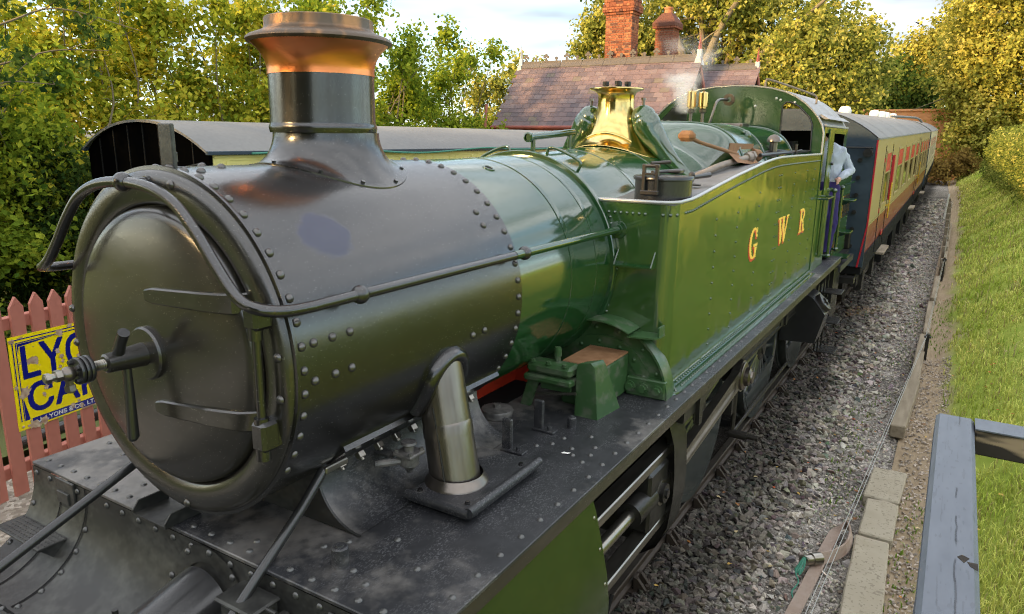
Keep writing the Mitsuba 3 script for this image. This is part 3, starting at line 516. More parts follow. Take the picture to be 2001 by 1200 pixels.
add('red_frame', cat(box(0.12, 0.14, 1.75, 2.66, ZF+0.004, 1.82), box(0.14, 0.30, 2.42, 2.44, ZF+0.004, 1.87)), 'vermilion', False, L)
# green valve rocker castings
RK = add('rocker_casting', cat(box(0.45, 0.76, 2.02, 2.16, 1.905, 1.975, 0.02), box(0.44, 0.77, 2.005, 2.18, 1.855, 1.90, 0.012), prism(Polygon([(0.455, 1.86), (0.53, 1.86), (0.47, ZF), (0.40, ZF)]), 0.02, 'y', 2.05), box(0.53, 0.74, 2.07, 2.09, 1.80, 1.86, 0.004)), 'green_dull', 30, L)
for x in (0.49, 0.60, 0.71): put('bolt', mikit.ply(bolt_mesh(0.015, 0.018), 'green_dull', smooth=False), RK, orient((x, 2.04, 1.975), (0, -0.15, 1)))
add('oil_cup', cat(cyl((0.62, 2.12, 1.97), (0.62, 2.12, 2.01), 0.018, 6), cyl((0.62, 2.12, 2.01), (0.62, 2.12, 2.055), 0.024, 14), cyl((0.62, 2.12, 2.055), (0.62, 2.12, 2.065), 0.019, 14)), 'green_dull', 30, RK)
add('rocker_rod', tube([(0.52, 2.03, 1.77), (0.80, 2.02, 1.83)], 0.009, 8), 'steel', 40, RK)
VC = add('valve_chest', trimesh.convex.convex_hull(np.array([(0.775, 2.06, ZF), (0.925, 2.06, ZF), (0.775, 2.30, ZF), (0.955, 2.33, ZF), (0.78, 2.06, 1.98), (0.79, 2.06, 2.005), (0.87, 2.06, 2.02), (0.895, 2.07, 1.99), (0.78, 2.20, 1.98), (0.885, 2.20, 2.01), (0.90, 2.21, 1.98)])), 'green_dull', 30, L)
RB = add('lever_box', box(0.60, 0.885, 2.20, 2.62, ZF, 1.955, 0.02), 'green_dull', 30, L)
add('rusty_top', box(0.605, 0.882, 2.205, 2.615, 1.945, 1.960, 0.006), 'rusty', 30, RB)
# arched motion plate before the tank
ang = np.linspace(0, math.pi, 40)
AP = add('motion_plate', prism(Polygon([(0.69+0.455*math.cos(t), ZF+0.455*math.sin(t)) for t in ang]), 0.03, 'y', 2.64), 'green_dull', False, L)
add('plate_rim', grid(lambda u, v: [(0.69+0.455*math.cos(u), 2.60, ZF+0.455*math.sin(u)), (0.69+0.47*math.cos(u), 2.60, ZF+0.47*math.sin(u)), (0.69+0.47*math.cos(u), 2.74, ZF+0.47*math.sin(u)), (0.69+0.455*math.cos(u), 2.66, ZF+0.455*math.sin(u)), (0.69+0.455*math.cos(u), 2.60, ZF+0.455*math.sin(u))][v], ang, range(5)), 'green_dull', 40, AP)
add('plate_rib', prism(Polygon([(0.69+0.36*math.cos(t), ZF+0.36*math.sin(t)) for t in ang]+[(0.69+0.275*math.cos(t), ZF+0.275*math.sin(t)) for t in ang[::-1]]), 0.014, 'y', 2.630), 'green_dull', False, AP)
add('plate_foot', box(0.885, 1.148, 2.585, 2.638, ZF+0.001, ZF+0.125, 0.008), 'green_dull', 30, AP)
gr = mikit.ply(dome(0.017, 0.013, 12, 4), 'green_dull', smooth=True)
for t in (22, 47, 75, 98, 120): put('rivet', gr, AP, orient((0.69+0.41*math.cos(math.radians(t)), 2.64, ZF+0.41*math.sin(math.radians(t))), (0, -1, 0)))
for t in (22, 45, 68, 95, 120): put('rivet', gr, AP, orient((0.69+0.318*math.cos(math.radians(t)), 2.631, ZF+0.318*math.sin(math.radians(t))), (0, -1, 0)))
gb = mikit.ply(cat(cyl((0, 0, 0), (0, 0, 0.014), 0.036, 20), bolt_mesh(0.026, 0.036)), 'green_dull', smooth=False)
for x in (0.915, 1.005, 1.10): put('bolt', gb, AP, orient((x, 2.586, ZF+0.062), (0, -1, 0)))
lip = np.linspace(math.radians(62), math.radians(150), 24)
add('plate_lip', cat(grid(lambda u, v: [(0.69+0.482*math.cos(u), 2.50, ZF+0.482*math.sin(u)), (0.69+0.49*math.cos(u), 2.50, ZF+0.49*math.sin(u)), (0.69+0.49*math.cos(u), 2.70, ZF+0.49*math.sin(u)), (0.69+0.482*math.cos(u), 2.70, ZF+0.482*math.sin(u)), (0.69+0.482*math.cos(u), 2.50, ZF+0.482*math.sin(u))][v], lip, range(5)),
    prism(Polygon([(0.90, 2.52), (1.07, 2.56), (1.09, 2.60), (1.09, 2.70), (0.90, 2.70)]), 0.01, 'z', 2.075), box(1.072, 1.086, 2.60, 2.70, 2.075, 2.145)), 'green_dull', 30, AP)
# ------------------------------------------------------------------ side tanks
def ztop(y): return float(np.interp(y, [2.70, 3.05, 3.4, 4.1, 5.0, 5.35, 5.7, 6.4, 8.2], [2.922, 2.930, 2.968, 3.040, 3.118, 3.140, 3.150, 3.152, 3.150]))
RCN = 0.105
plan = [(0.30, YT), (XT-RCN, YT)]+[(XT-RCN+RCN*math.sin(t), YT+RCN-RCN*math.cos(t)) for t in np.linspace(0.1, math.pi/2, 12)]
plan += [(XT, y) for y in np.linspace(3.0, 7.95, 34)]
def wall(s):
    zs = np.linspace(0, 1, 4)
    return grid(lambda u, v: (s*plan[u][0], plan[u][1], (ZF+0.002)*(1-v)+(ztop(plan[u][1]))*v), range(len(plan)), zs)
for s in (1, -1):
    TK = add('side_tank', wall(s), 'tank_green', 35, L)
    add('tank_top', grid(lambda u, v: (s*(0.35+(XT-0.35)*v), 2.705+5.24*u, ztop(2.705+5.24*u)-0.016-0.05*min(1, max(0, (5.24*u-0.75)/0.6))), np.linspace(0, 1, 40), [0, 0.25, 0.5, 0.75, 0.868, 0.99]), 'tank_top_grey', False, TK)
    add('tank_beading', tube([(s*x, y, ztop(y)) for x, y in plan], 0.013, 8), 'bead', 60, TK)
    base = [(x+(0.035 if i > 1 else 0)*(1 if y > YT+0.01 else 0.6), y-(0.035 if y < 2.87 else 0)) for i, (x, y) in enumerate(plan)]
    k0 = 1
    ang_ = []
    for i in range(k0, len(plan)):
        x, y = plan[i]
        if i < 2: nx, ny = 0, -1
        elif i < 14: t = np.linspace(0.1, math.pi/2, 12)[i-2]; nx, ny = math.sin(t), -math.cos(t)
        else: nx, ny = 1, 0
        ang_.append([(s*(x+0.001*nx), y+0.001*ny, ZF+0.055), (s*(x+0.009*nx), y+0.009*ny, ZF+0.052), (s*(x+0.012*nx), y+0.012*ny, ZF+0.014), (s*(x+0.075*nx), y+0.075*ny, ZF+0.011), (s*(x+0.078*nx), y+0.078*ny, ZF+0.002)])
    A_ = np.array(ang_); n_ = A_.shape[1]
    F = [[i*n_+j, (i+1)*n_+j, (i+1)*n_+j+1] for i in range(len(A_)-1) for j in range(n_-1)]+[[i*n_+j, (i+1)*n_+j+1, i*n_+j+1] for i in range(len(A_)-1) for j in range(n_-1)]
    add('tank_foot_angle', trimesh.Trimesh(A_.reshape(-1, 3), F, process=False), 'green_gloss', 30, TK)
    if s > 0:
        rows = []
        d1 = dome(0.0105, 0.0095, 6, 2); d2 = dome(0.0125, 0.010, 8, 2); d3 = dome(0.0115, 0.010, 6, 2)
        def rv(d, p, nrm): rows.append(moved(d, p, nrm))
        for x in np.arange(0.62, 0.94, 0.0415): rv(d2, (x, YT, 2.845), (0, -1, 0))
        for t in (0.25, 0.7, 1.15): rv(d2, (XT-RCN+RCN*math.sin(t), YT+RCN-RCN*math.cos(t), 2.845), (math.sin(t), -math.cos(t), 0))
        for y in np.arange(2.90, 7.9, 0.045): rv(d3, (XT, y, ztop(y)-0.078), (1, 0, 0))
        for z in np.arange(2.14, 2.845, 0.042): rv(d2, (float(np.interp(z, [2.1, 2.485, 2.9], [0.655, 0.735, 0.655])), YT, z), (0, -1, 0))
        for y in (3.62, 4.22, 4.92, 5.66, 5.76, 6.42, 7.12, 7.60):
            for z in np.arange(1.80, ztop(y)-0.16, 0.118): rv(d1, (XT, y, z), (1, 0, 0))
        for y in np.arange(2.92, 7.9, 0.047):
            rv(d3, (XT+0.010, y, ZF+0.034), (1, 0, 0)); rv(d3, (XT+0.045, y, ZF+0.0125), (0, 0, 1))
        for t in np.linspace(0.1, 1.5, 6): rv(d2, (XT-RCN+(RCN+0.045)*math.sin(t), YT+RCN-(RCN+0.045)*math.cos(t), ZF+0.0125), (0, 0, 1))
        k = add('rivet_row', cat(*rows), 'green_gloss', True, TK); tag(k, kind='stuff')
        # lamp bracket on the front
        add('front_bracket', cat(box(0.74, 1.0, 2.62, 2.70, 2.508, 2.518), prism(Polygon([(2.62, 2.518), (2.70, 2.518), (2.70, 2.61), (2.69, 2.61)]), 0.009, 'x', 0.74), prism(Polygon([(2.62, 2.518), (2.70, 2.518), (2.70, 2.61), (2.69, 2.61)]), 0.009, 'x', 0.991)), 'green_gloss', False, TK)
# filler on the tank
FL = add('tank_filler', rev([(0.19, 2.885), (0.188, 2.89), (0.188, 3.050)], (0.90, 3.03, 0), 'z', 40), 'gloss_black', 40, L)
add('filler_lid', rev([(0.196, 3.046), (0.200, 3.050), (0.200, 3.064), (0.194, 3.072), (0.10, 3.078), (1e-4, 3.08)], (0.90, 3.03, 0), 'z', 40), 'gloss_black', 40, FL)
cx_, cy_ = 0.90-0.02, 2.835
CL = add('filler_clamp', cat(box(cx_-0.055, cx_-0.033, cy_-0.012, cy_+0.012, 2.965, 3.15, 0.003), box(cx_+0.033, cx_+0.055, cy_-0.012, cy_+0.012, 2.965, 3.15, 0.003), box(cx_-0.062, cx_+0.062, cy_-0.02, cy_+0.022, 2.955, 2.985, 0.006), box(cx_-0.055, cx_+0.055, cy_-0.012, cy_+0.014, 3.082, 3.096, 0.003), tube([(cx_-0.055, cy_, 3.14), (cx_+0.06, cy_, 3.14)], 0.012, 8), tube([(cx_, cy_, 3.155), (cx_+0.09, cy_+0.1, 3.165)], 0.012, 8)), 'lever_steel', 30, FL)
add('lid_lever', cat(tube([(0.86, 2.92, 3.095), (0.92, 3.20, 3.10), (0.95, 3.27, 3.10)], 0.012, 8), box(0.905, 0.965, 3.14, 3.24, 3.082, 3.108, 0.005), tube([(0.80, 3.05, 3.09), (0.98, 3.12, 3.10)], 0.009, 8)), 'lever_steel', 30, FL)
for x, y in ((0.66, 2.80), (0.69, 2.83), (0.78, 2.79), (0.80, 2.83), (0.73, 2.76)): put('bolt', mikit.ply(bolt_mesh(0.011, 0.016), 'lever_steel', smooth=False), TK.replace('_001', '') if False else L+'__side_tank', orient((x, y, 2.910), (0, 0, 1)))
tt = T
LV = add('water_lever', cat(rev([(0.07, 0), (0.07, 0.008), (0.02, 0.014)], (0.90, 3.62, ztop(3.62)-0.012), 'z', 18), cyl((0.90, 3.62, 3.0), (0.90, 3.62, 3.045), 0.016, 10), moved(trimesh.creation.icosphere(2, 0.024), (0.90, 3.62, 3.055)), tube([(0.90, 3.64, 3.035), (0.93, 3.95, 3.045)], [0.014, 0.022], 10)), 'lever_steel', 40, L)
add('tank_vent', cat(cyl((0.80, 6.70, 3.13), (0.80, 6.70, 3.285), 0.042, 20), rev([(0.06, 3.285), (0.072, 3.29), (0.072, 3.305), (0.062, 3.335), (0.04, 3.36), (1e-4, 3.372)], (0.80, 6.70, 0), 'z', 28)), 'pipe_steel', 50, L)
add('tank_top_pipes', cat(tube(smooth_path([(0.83, 6.0, 3.16), (0.86, 6.6, 3.17), (0.92, 7.3, 3.18), (0.95, 7.9, 3.18)], 5), 0.018, 8), tube([(0.72, 6.2, 3.17), (0.80, 6.9, 3.2), (0.86, 7.5, 3.17)], 0.014, 8), tube([(0.95, 7.2, 3.16), (0.95, 7.2, 3.27)], 0.014, 6), tube([(0.9, 7.05, 3.17), (0.98, 7.35, 3.2)], 0.012, 6), tube([(0.75, 6.9, 3.16), (0.76, 6.95, 3.30)], 0.016, 6)), 'lever_steel', 40, L)
# letters
def ell(cx, cy, a, b): return affinity.scale(Point(cx, cy).buffer(1, 48), a, b)
def serif_G():
    g = ell(0.115, 0.14, 0.115, 0.146).difference(ell(0.122, 0.14, 0.066, 0.122))
    g = g.difference(sbox(0.12, 0.118, 0.3, 0.19))
    g = unary_union([g, sbox(0.155, 0.0, 0.205, 0.128), sbox(0.115, 0.105, 0.235, 0.13), Polygon([(0.205, 0.185), (0.215, 0.275), (0.195, 0.28), (0.165, 0.20)])])
    return g
def serif_W():
    th, tn, h = 0.058, 0.026, 0.28
    def st(x0, x1, w): return Polygon([(x0, h), (x0+w, h), (x1+w*0.75, 0), (x1, 0)])
    g = unary_union([st(0.025, 0.085, th), Polygon([(0.165, h*0.98), (0.165+tn, h*0.98), (0.128, 0), (0.085, 0)]), st(0.135, 0.205, th), Polygon([(0.300, h), (0.300+tn, h), (0.248, 0), (0.205, 0)]),
                    sbox(0, h-0.02, 0.108, h), sbox(0.118, h-0.02, 0.215, h), sbox(0.272, h-0.02, 0.352, h)])
    return g
def serif_R():
    st = sbox(0.03, 0, 0.085, 0.28)
    bowl = ell(0.10, 0.206, 0.105, 0.075).difference(ell(0.10, 0.206, 0.052, 0.052)).intersection(sbox(0.08, 0.1, 0.3, 0.3))
    leg = Polygon([(0.105, 0.145), (0.155, 0.145), (0.222, 0.0), (0.160, 0.0)])
    return unary_union([st, bowl, leg, sbox(0.0, 0, 0.115, 0.02), sbox(0.0, 0.26, 0.11, 0.28), sbox(0.148, 0, 0.24, 0.02)])
for name, fn, y, w in (('letter', serif_G, 4.68, 1.25), ('letter', serif_W, 5.80, 1.45), ('letter', serif_R, 6.93, 1.45)):
    g = affinity.scale(fn(), w, 0.96, origin=(0, 0)); g = affinity.translate(g, y, 2.292)
    k = add('letter', prism(g, 0.002, 'x', XT+0.0022), 'gold_leaf', False, L+'__side_tank')
    sh = affinity.translate(g, -0.020, -0.020)
    add('letter_shade', prism(sh, 0.001, 'x', XT+0.0012), 'letter_red', False, k)
labels[L+'__side_tank__letter'] = {'label': 'gold letter G with red shading on the green tank side'}
labels[L+'__side_tank__letter_001'] = {'label': 'gold letter W with red shading on the green tank side'}
labels[L+'__side_tank__letter_002'] = {'label': 'gold letter R with red shading on the green tank side'}
# ------------------------------------------------------------------ cab
arc = [(0.0, 3.972), (0.25, 3.962), (0.45, 3.935), (0.62, 3.888), (0.75, 3.828), (0.87, 3.745), (0.96, 3.660), (1.03, 3.575), (1.08, 3.490), (XT, 3.40)]
front = Polygon([(XT, ZF), (XT, 3.16)]+arc[::-1]+[(-x, z) for x, z in arc[1:]]+[(-XT, ZF)])
win = Polygon([(0.60, 3.185), (0.60, 3.72), (0.64, 3.765), (0.70, 3.765), (0.80, 3.71), (0.93, 3.58), (0.965, 3.50), (0.975, 3.185)])
front = front.difference(win).difference(affinity.scale(win, -1, 1, origin=(0, 0)))
CB = add('cab', prism(front, 0.02, 'y', 7.95), 'green_gloss', False, L)
add('cab_edge_trim', tube([(x, 7.948, z) for x, z in [(XT, 3.15)]+arc[::-1]+[(-x, z) for x, z in arc[1:]]], 0.012, 8), 'bead', 60, CB)
add('window_frame', tube(list(np.array([(x, 7.945, z) for x, z in win.exterior.coords])), 0.011, 6, caps=False), 'gloss_black', 50, CB)
add('cab_roof', grid(lambda u, v: ((lambda q: (q[0], v, q[1]+0.012))(([(x, z) for x, z in arc[::-1][1:]]+[(-x, z) for x, z in arc[1:-1]])[u])), range(17), np.linspace(7.93, 10.02, 6)), 'cab_roof_grey', 40, CB)
add('rain_gutter', cat(box(1.085, 1.125, 7.98, 9.95, 3.475, 3.50, 0.004), prism(Polygon([(1.01, 3.60), (1.10, 3.56), (1.14, 3.565), (1.04, 3.625)]), 1.9, 'y', 8.02)), 'cab_roof_grey', False, CB)
rr = [(0.42, 8.15, 3.95), (0.42, 8.15, 4.01), (0.44, 8.18, 4.025), (0.86, 9.2, 3.86), (0.88, 9.24, 3.845), (0.88, 9.24, 3.77)]
add('roof_rail', tube(smooth_path([(0.36, 8.0, 3.96), (0.365, 8.0, 4.02), (0.42, 8.06, 4.035), (0.80, 8.60, 3.895), (0.86, 8.68, 3.85), (0.865, 8.68, 3.77)], 4), 0.013, 8), 'pale_pipe', 50, CB)
add('cab_floor', box(-1.08, 1.08, 7.98, 11.1, ZF+0.002, ZF+0.01), 'matt_black', False, CB)
add('cab_backhead', box(-0.75, 0.75, 8.0, 8.35, ZF+0.02, 3.3), 'matt_black', False, CB); add('cab_rear', box(-1.08, 1.08, 10.0, 10.03, 2.4, 3.45), 'matt_black', False, CB)
for s in (1, -1):
    PIL = add('cab_side', cat(box(s*XT-0.008, s*XT+0.008, 7.972, 8.90, ZF+0.002, 2.70), box(s*XT-0.008, s*XT+0.008, 7.972, 8.06, 2.70, 3.42), box(s*XT-0.008, s*XT+0.008, 7.972, 10.0, 3.40, 3.47), box(s*XT-0.008, s*XT+0.008, 9.80, 9.98, 2.88, 3.40)), 'tank_green', False, CB)
add('side_shutter', cat(box(XT+0.010, XT+0.026, 8.30, 8.66, 2.64, 3.45, 0.003)), 'tank_green', False, CB)
add('shutter_latch', cat(cyl((XT+0.025, 8.63, 3.02), (XT+0.05, 8.63, 3.02), 0.018, 10), tube([(XT+0.05, 8.63, 3.02), (XT+0.05, 8.55, 3.02)], 0.008, 6)), 'dark_metal', 40, CB)
add('arm_rest', box(XT-0.01, XT+0.035, 8.62, 8.95, 2.66, 2.70, 0.005), 'tank_green', False, CB)
for y in (8.92, 9.66):
    HRL = add('cab_handrail', cat(cyl((XT+0.065, y, 1.78), (XT+0.065, y, 2.66), 0.019, 12), moved(trimesh.creation.icosphere(2, 0.034), (XT+0.065, y, 2.66)), moved(trimesh.creation.icosphere(2, 0.034), (XT+0.065, y, 1.78)), cyl((XT, y, 2.66), (XT+0.065, y, 2.66), 0.015, 8), cyl((XT, y, 1.78), (XT+0.065, y, 1.78), 0.015, 8)), 'green_gloss', 50, CB)
add('cab_handrail', cat(cyl((XT+0.03, 8.34, 1.85), (XT+0.03, 8.34, 2.58), 0.016, 12)), 'green_gloss', 50, CB)
add('side_step_rail', cat(tube([(XT, 8.10, 2.60), (XT+0.10, 8.10, 2.60), (XT+0.10, 8.62, 2.60), (XT, 8.62, 2.60)], 0.013, 8)), 'green_gloss', 40, CB)
# bunker
BK = add('bunker', cat(box(XT-0.012, XT, 9.72, 11.15, ZF-0.08, 2.87), box(-XT, -XT+0.012, 9.72, 11.15, ZF-0.08, 2.87), box(-XT, XT, 11.14, 11.155, ZF-0.08, 2.95), box(-1.0, 1.0, 10.1, 11.1, 2.5, 2.55)), 'tank_green', False, L)
for y0, z in ((10.35, 2.88), (10.35, 2.72),):
    pass
add('bunker_rail', cat(box(XT-0.03, XT+0.05, 10.10, 11.1, 2.865, 2.885, 0.004), tube([(XT+0.05, 10.0, 2.68), (XT+0.05, 11.1, 2.68)], 0.014, 8)), 'green_gloss', 40, BK)
for z in (2.46, 1.99, 1.62):
    add('bunker_step', cat(box(XT, XT+0.20, 9.95, 10.32, z-0.012, z+0.012, 0.004), prism(Polygon([(XT, z-0.01), (XT+0.19, z-0.01), (XT, z-0.10)]), 0.012, 'y', 10.12)), 'green_gloss', 30, BK)
bp = add('number_plate', box(XT, XT+0.010, 10.36, 11.06, 2.16, 2.50, 0.004), 'brass', False, BK)
add('plate_field', box(XT+0.0095, XT+0.0120, 10.39, 11.03, 2.19, 2.47), 'matt_black', False, bp)
tm = meshkit.text_mesh('4144', 0.20, 0.004, True); v = tm.vertices; tm = trimesh.Trimesh(np.stack([v[:, 2]+XT+0.012, v[:, 0]*1.0+10.43, v[:, 1]+2.225], 1), tm.faces, process=False)
add('plate_number', tm, 'brass', False, bp)
rows = [moved(d1, (XT, y, z), (1, 0, 0)) for y in (9.78, 10.34, 11.09) for z in np.arange(1.7, 2.85, 0.07)]
k = add('rivet_row', cat(*rows), 'green_gloss', True, BK); tag(k, kind='stuff')
add('bunker_plate', cat(box(XF-0.22, XF, 9.74, 11.2, 1.50, 1.525), box(XF-0.03, XF, 9.74, 11.2, 1.43, 1.50)), 'footplate_black', False, L)
# cab steps
for y in (9.30,):
    CS = add('cab_steps', cat(box(1.14, 1.16, y-0.18, y-0.15, 0.35, 1.6), box(1.14, 1.16, y+0.15, y+0.18, 0.35, 1.6)), 'dark_metal', False, L)
    for z in (0.36, 0.80, 1.22): add('tread', cat(box(1.10, 1.38, y-0.20, y+0.20, z, z+0.015, 0.004), box(1.10, 1.12, y-0.20, y+0.20, z, z+0.12)), 'dark_metal', False, CS)
# ------------------------------------------------------------------ running gear
cp = [(0.95, 1.60), (1.235, 1.60), (1.262, 1.52), (1.300, 1.36), (1.335, 1.20), (1.352, 1.05), (1.350, 0.93), (1.325, 0.80), (1.27, 0.70), (1.18, 0.63), (1.05, 0.60), (0.8, 0.60)]
CY = add('cylinder_casing', cat(grid(lambda u, v: (cp[u][0], v, cp[u][1]), range(len(cp)), [0.14, 0.45, 0.8, 1.1, 1.34]), prism(Polygon(cp), 0.012, 'y', 1.31)), 'casing_green', 40, L)
for y in (0.25, 1.31):
    for i, z in enumerate((1.50, 1.34, 1.16, 0.98, 0.80)):
        x = float(np.interp(z, [0.7, 0.8, 0.93, 1.05, 1.20, 1.36, 1.52, 1.6], [1.27, 1.325, 1.35, 1.352, 1.335, 1.30, 1.262, 1.235]))
        put('screw_head', mikit.ply(dome(0.010, 0.006, 10, 3), 'steel', smooth=True) if (y, i) == (0.25, 0) else scene[CY+'__screw_head'], CY, orient((x, y, z), (1, 0, 0.15)))
add('cylinder_cover', rev([(0.30, 1.32), (0.30, 1.36), (0.20, 1.37), (0.12, 1.44), (0.05, 1.46)], (1.02, 0, 0.95), 'y', 32), 'dark_metal', 40, CY)
add('left_casing', grid(lambda u, v: (-cp[u][0], v, cp[u][1]), range(len(cp)), [0.14, 1.34]), 'tank_green', 40, L)
for z, y0, y1 in ((1.16, 1.40, 3.15), (0.64, 1.40, 3.15)):
    add('slide_bar', box(0.965, 1.075, y0, y1, z-0.035, z+0.035, 0.008), 'steel', 30, L)
PR = add('piston_rod', cyl((1.02, 1.3, 0.905), (1.02, 2.55, 0.905), 0.042, 24), 'steel', 40, L)
XH = add('crosshead', cat(cyl((1.02, 2.42, 0.905), (1.02, 2.75, 0.905), 0.085, 24), box(0.955, 1.085, 2.62, 2.98, 0.68, 1.12, 0.02), cyl((0.94, 2.85, 0.905), (1.12, 2.85, 0.905), 0.07, 20), cyl((1.10, 2.85, 0.905), (1.135, 2.85, 0.905), 0.035, 6)), 'dark_metal', 35, L)
def dshape(r0, x0=0.0):
    return [(0.895+x, z) for x, z in [(0.0, 1.50), (0.17, 1.40), (0.225, 1.22), (0.24, 1.0), (0.238, 0.8), (0.21, 0.58), (0.13, 0.40), (0.0, 0.30)]]
do = dshape(0); di = [(x-0.075, z-(0.06 if z > 0.9 else -0.06)*(1 if abs(z-0.9) > 0.45 else 0)) for x, z in do]
MB_ = add('motion_bracket', cat(prism(Polygon(do+di[::-1]), 0.03, 'y', 3.02), grid(lambda u, v: (do[u][0]+0.002, [2.95, 3.22][v], do[u][1]), range(len(do)), [0, 1]), prism(Polygon([(do[0][0], 1.5), (0.4, 1.5), (0.4, 0.32), (do[-1][0], 0.3)]+di[::-1]), 0.02, 'y', 3.12), box(1.1, 1.16, 3.0, 3.3, 1.38, 1.60)), 'dark_metal', 40, L)
add('hanger', prism(Polygon([(3.25, 1.6), (3.62, 1.6), (3.60, 1.50), (3.36, 1.42), (3.34, 1.28), (3.27, 1.28)]), 0.03, 'x', 1.16), 'dark_metal', False, L)
# wheels
CRK = (0.30, 0.30)
def wheel(y, x, r, spokes, bal=True, s=1):
    W = add('driving_wheel', rev([(r-0.09, 0.0), (r-0.09, 0.13), (r-0.06, 0.14), (r, 0.14), (r+0.004, 0.10), (r+0.008, 0.03), (r+0.03, 0.02), (r+0.035, 0.0)], (x-0.14 if s > 0 else -x+0.14, y, r), 'x', 64), 'wheel_black', 40, L) if s > 0 else add('driving_wheel', rev([(r-0.09, 0.0), (r-0.09, -0.13), (r, -0.14), (r+0.035, 0.0)], (-x+0.14, y, r), 'x', 48), 'dark_metal', 40, L)
    for k in range(spokes):
        a = 2*math.pi*k/spokes+0.1
        p0, p1 = np.array((s*(x-0.045), y+0.13*math.cos(a), r+0.13*math.sin(a))), np.array((s*(x-0.06), y+(r-0.08)*math.cos(a), r+(r-0.08)*math.sin(a)))
        add('spoke', tube([p0, p1], [0.036, 0.024], 8), 'wheel_black', 40, W)
    add('hub', rev([(0.16, -0.13), (0.16, -0.01), (0.14, 0.01), (0.09, 0.015), (0.085, 0.03), (1e-4, 0.03)], (s*x, y, r), 'x', 28), 'dark_metal', 40, W)
    if bal:
        a0 = math.radians(-84)
        am = np.linspace(a0-1.08, a0+1.08, 28)
        pg = Polygon([(y+(r-0.07)*math.cos(t), r+(r-0.07)*math.sin(t)) for t in am]).buffer(0.0)
        add('balance_weight', prism(pg, 0.05, 'x', s*x-0.048 if s > 0 else s*x), 'wheel_black', False, W)
    return W
for y in (4.66, 7.12, 9.45): wheel(y, 0.80, 0.8635, 20)
for y in (4.66, 7.12, 9.45): wheel(y, 0.80, 0.8635, 10, False, -1)
pins = [(y+CRK[0], 0.8635+CRK[1]) for y in (4.66, 7.12, 9.45)]
for y, z in pins: add('crank_pin', cyl((0.78, y, z), (1.0, y, z), 0.06, 18), 'dark_metal', 40, L)
def rod(name, a, b, x, h0, h1, m, th=0.05):
    a, b = np.array(a), np.array(b); d = (b-a)/np.linalg.norm(b-a); nn = np.array([-d[1], d[0]])
    o = [a+nn*h0, b+nn*h1, b-nn*h1, a-nn*h0]; sh = unary_union([Polygon(o), Point(*a).buffer(h0*1.6), Point(*b).buffer(h1*1.6)])
    i_ = Polygon([a+d*0.22+nn*h0*0.45, b-d*0.22+nn*h1*0.45, b-d*0.22-nn*h1*0.45, a+d*0.22-nn*h0*0.45])
    k = add(name, cat(prism(sh, th*0.6, 'x', x-th*0.3), prism(sh.difference(i_), th*0.2, 'x', x+th*0.3), prism(sh.difference(i_), th*0.2, 'x', x-th*0.5)), m, False, L); return k
CR = rod('connecting_rod', (2.85, 0.905), pins[0], 1.055, 0.058, 0.095, 'steel', 0.07)
add('big_end', cat(rev([(0.135, -0.05), (0.135, 0.05), (0.125, 0.06), (0.09, 0.065), (0.085, 0.10), (0.06, 0.115), (0.055, 0.13), (1e-4, 0.13)], (1.055, pins[0][0], pins[0][1]), 'x', 32)), 'pipe_steel', 40, CR)
rod('coupling_rod', pins[0], pins[1], 0.945, 0.05, 0.05, 'dark_metal', 0.06); rod('coupling_rod', pins[1], pins[2], 0.945, 0.05, 0.05, 'dark_metal', 0.06)
SDB = add('sand_box', prism(Polygon([(0.80, 1.44), (0.98, 1.42), (1.17, 1.33), (1.33, 1.13), (1.24, 0.74), (0.80, 0.72)]), 0.50, 'y', 8.12), 'gloss_black', False, L)
cpm = rev([(0.125, -0.02), (0.125, 0.03), (0.115, 0.045), (0.08, 0.048), (0.03, 0.05), (1e-4, 0.052)], n=28); cpm = cat(cpm, box(-0.05, 0.05, -0.012, 0.012, 0.05, 0.07), box(-0.012, 0.012, -0.05, 0.05, 0.05, 0.068))
cpm.apply_transform(np.array(orient((1.255, 8.34, 1.235), (0.78, 0, 0.62)).matrix)); add('sand_cap', cpm, 'lever_steel', 40, SDB)
add_each('main_frame', [box(0.60, 0.63, 0.05, 11.1, 0.75, 1.60), box(-0.63, -0.60, 0.05, 11.1, 0.75, 1.60), box(-0.6, 0.6, 1.0, 1.1, 0.6, 1.6)], 'matt_black', False, L)
add('brake_gear', cat(tube([(0.85, 5.75, 1.3), (0.86, 5.72, 0.45), (0.86, 5.70, 0.25)], 0.025, 8), tube([(0.86, 5.70, 0.27), (0.86, 8.5, 0.30)], 0.022, 8), cyl((0.83, 5.70, 0.27), (1.02, 5.70, 0.27), 0.045, 12), cyl((1.0, 5.70, 0.27), (1.13, 5.70, 0.27), 0.028, 10), box(0.74, 0.86, 5.60, 5.72, 0.5, 1.0)), 'lever_steel', 40, L)
add('splash_guard', box(0.62, 1.20, 3.25, 11.1, 1.56, 1.60), 'matt_black', False, L)
add('bunker_frame', box(0.9, 1.1, 10.4, 11.1, 0.55, 1.45), 'dark_metal', False, L)
add('guard_hose', tube(smooth_path([(1.1, 1.36, 0.7), (1.12, 1.6, 0.5), (1.12, 1.75, 0.42), (1.1, 2.0, 0.6)], 5), 0.012, 6), 'matt_black', 40, L)
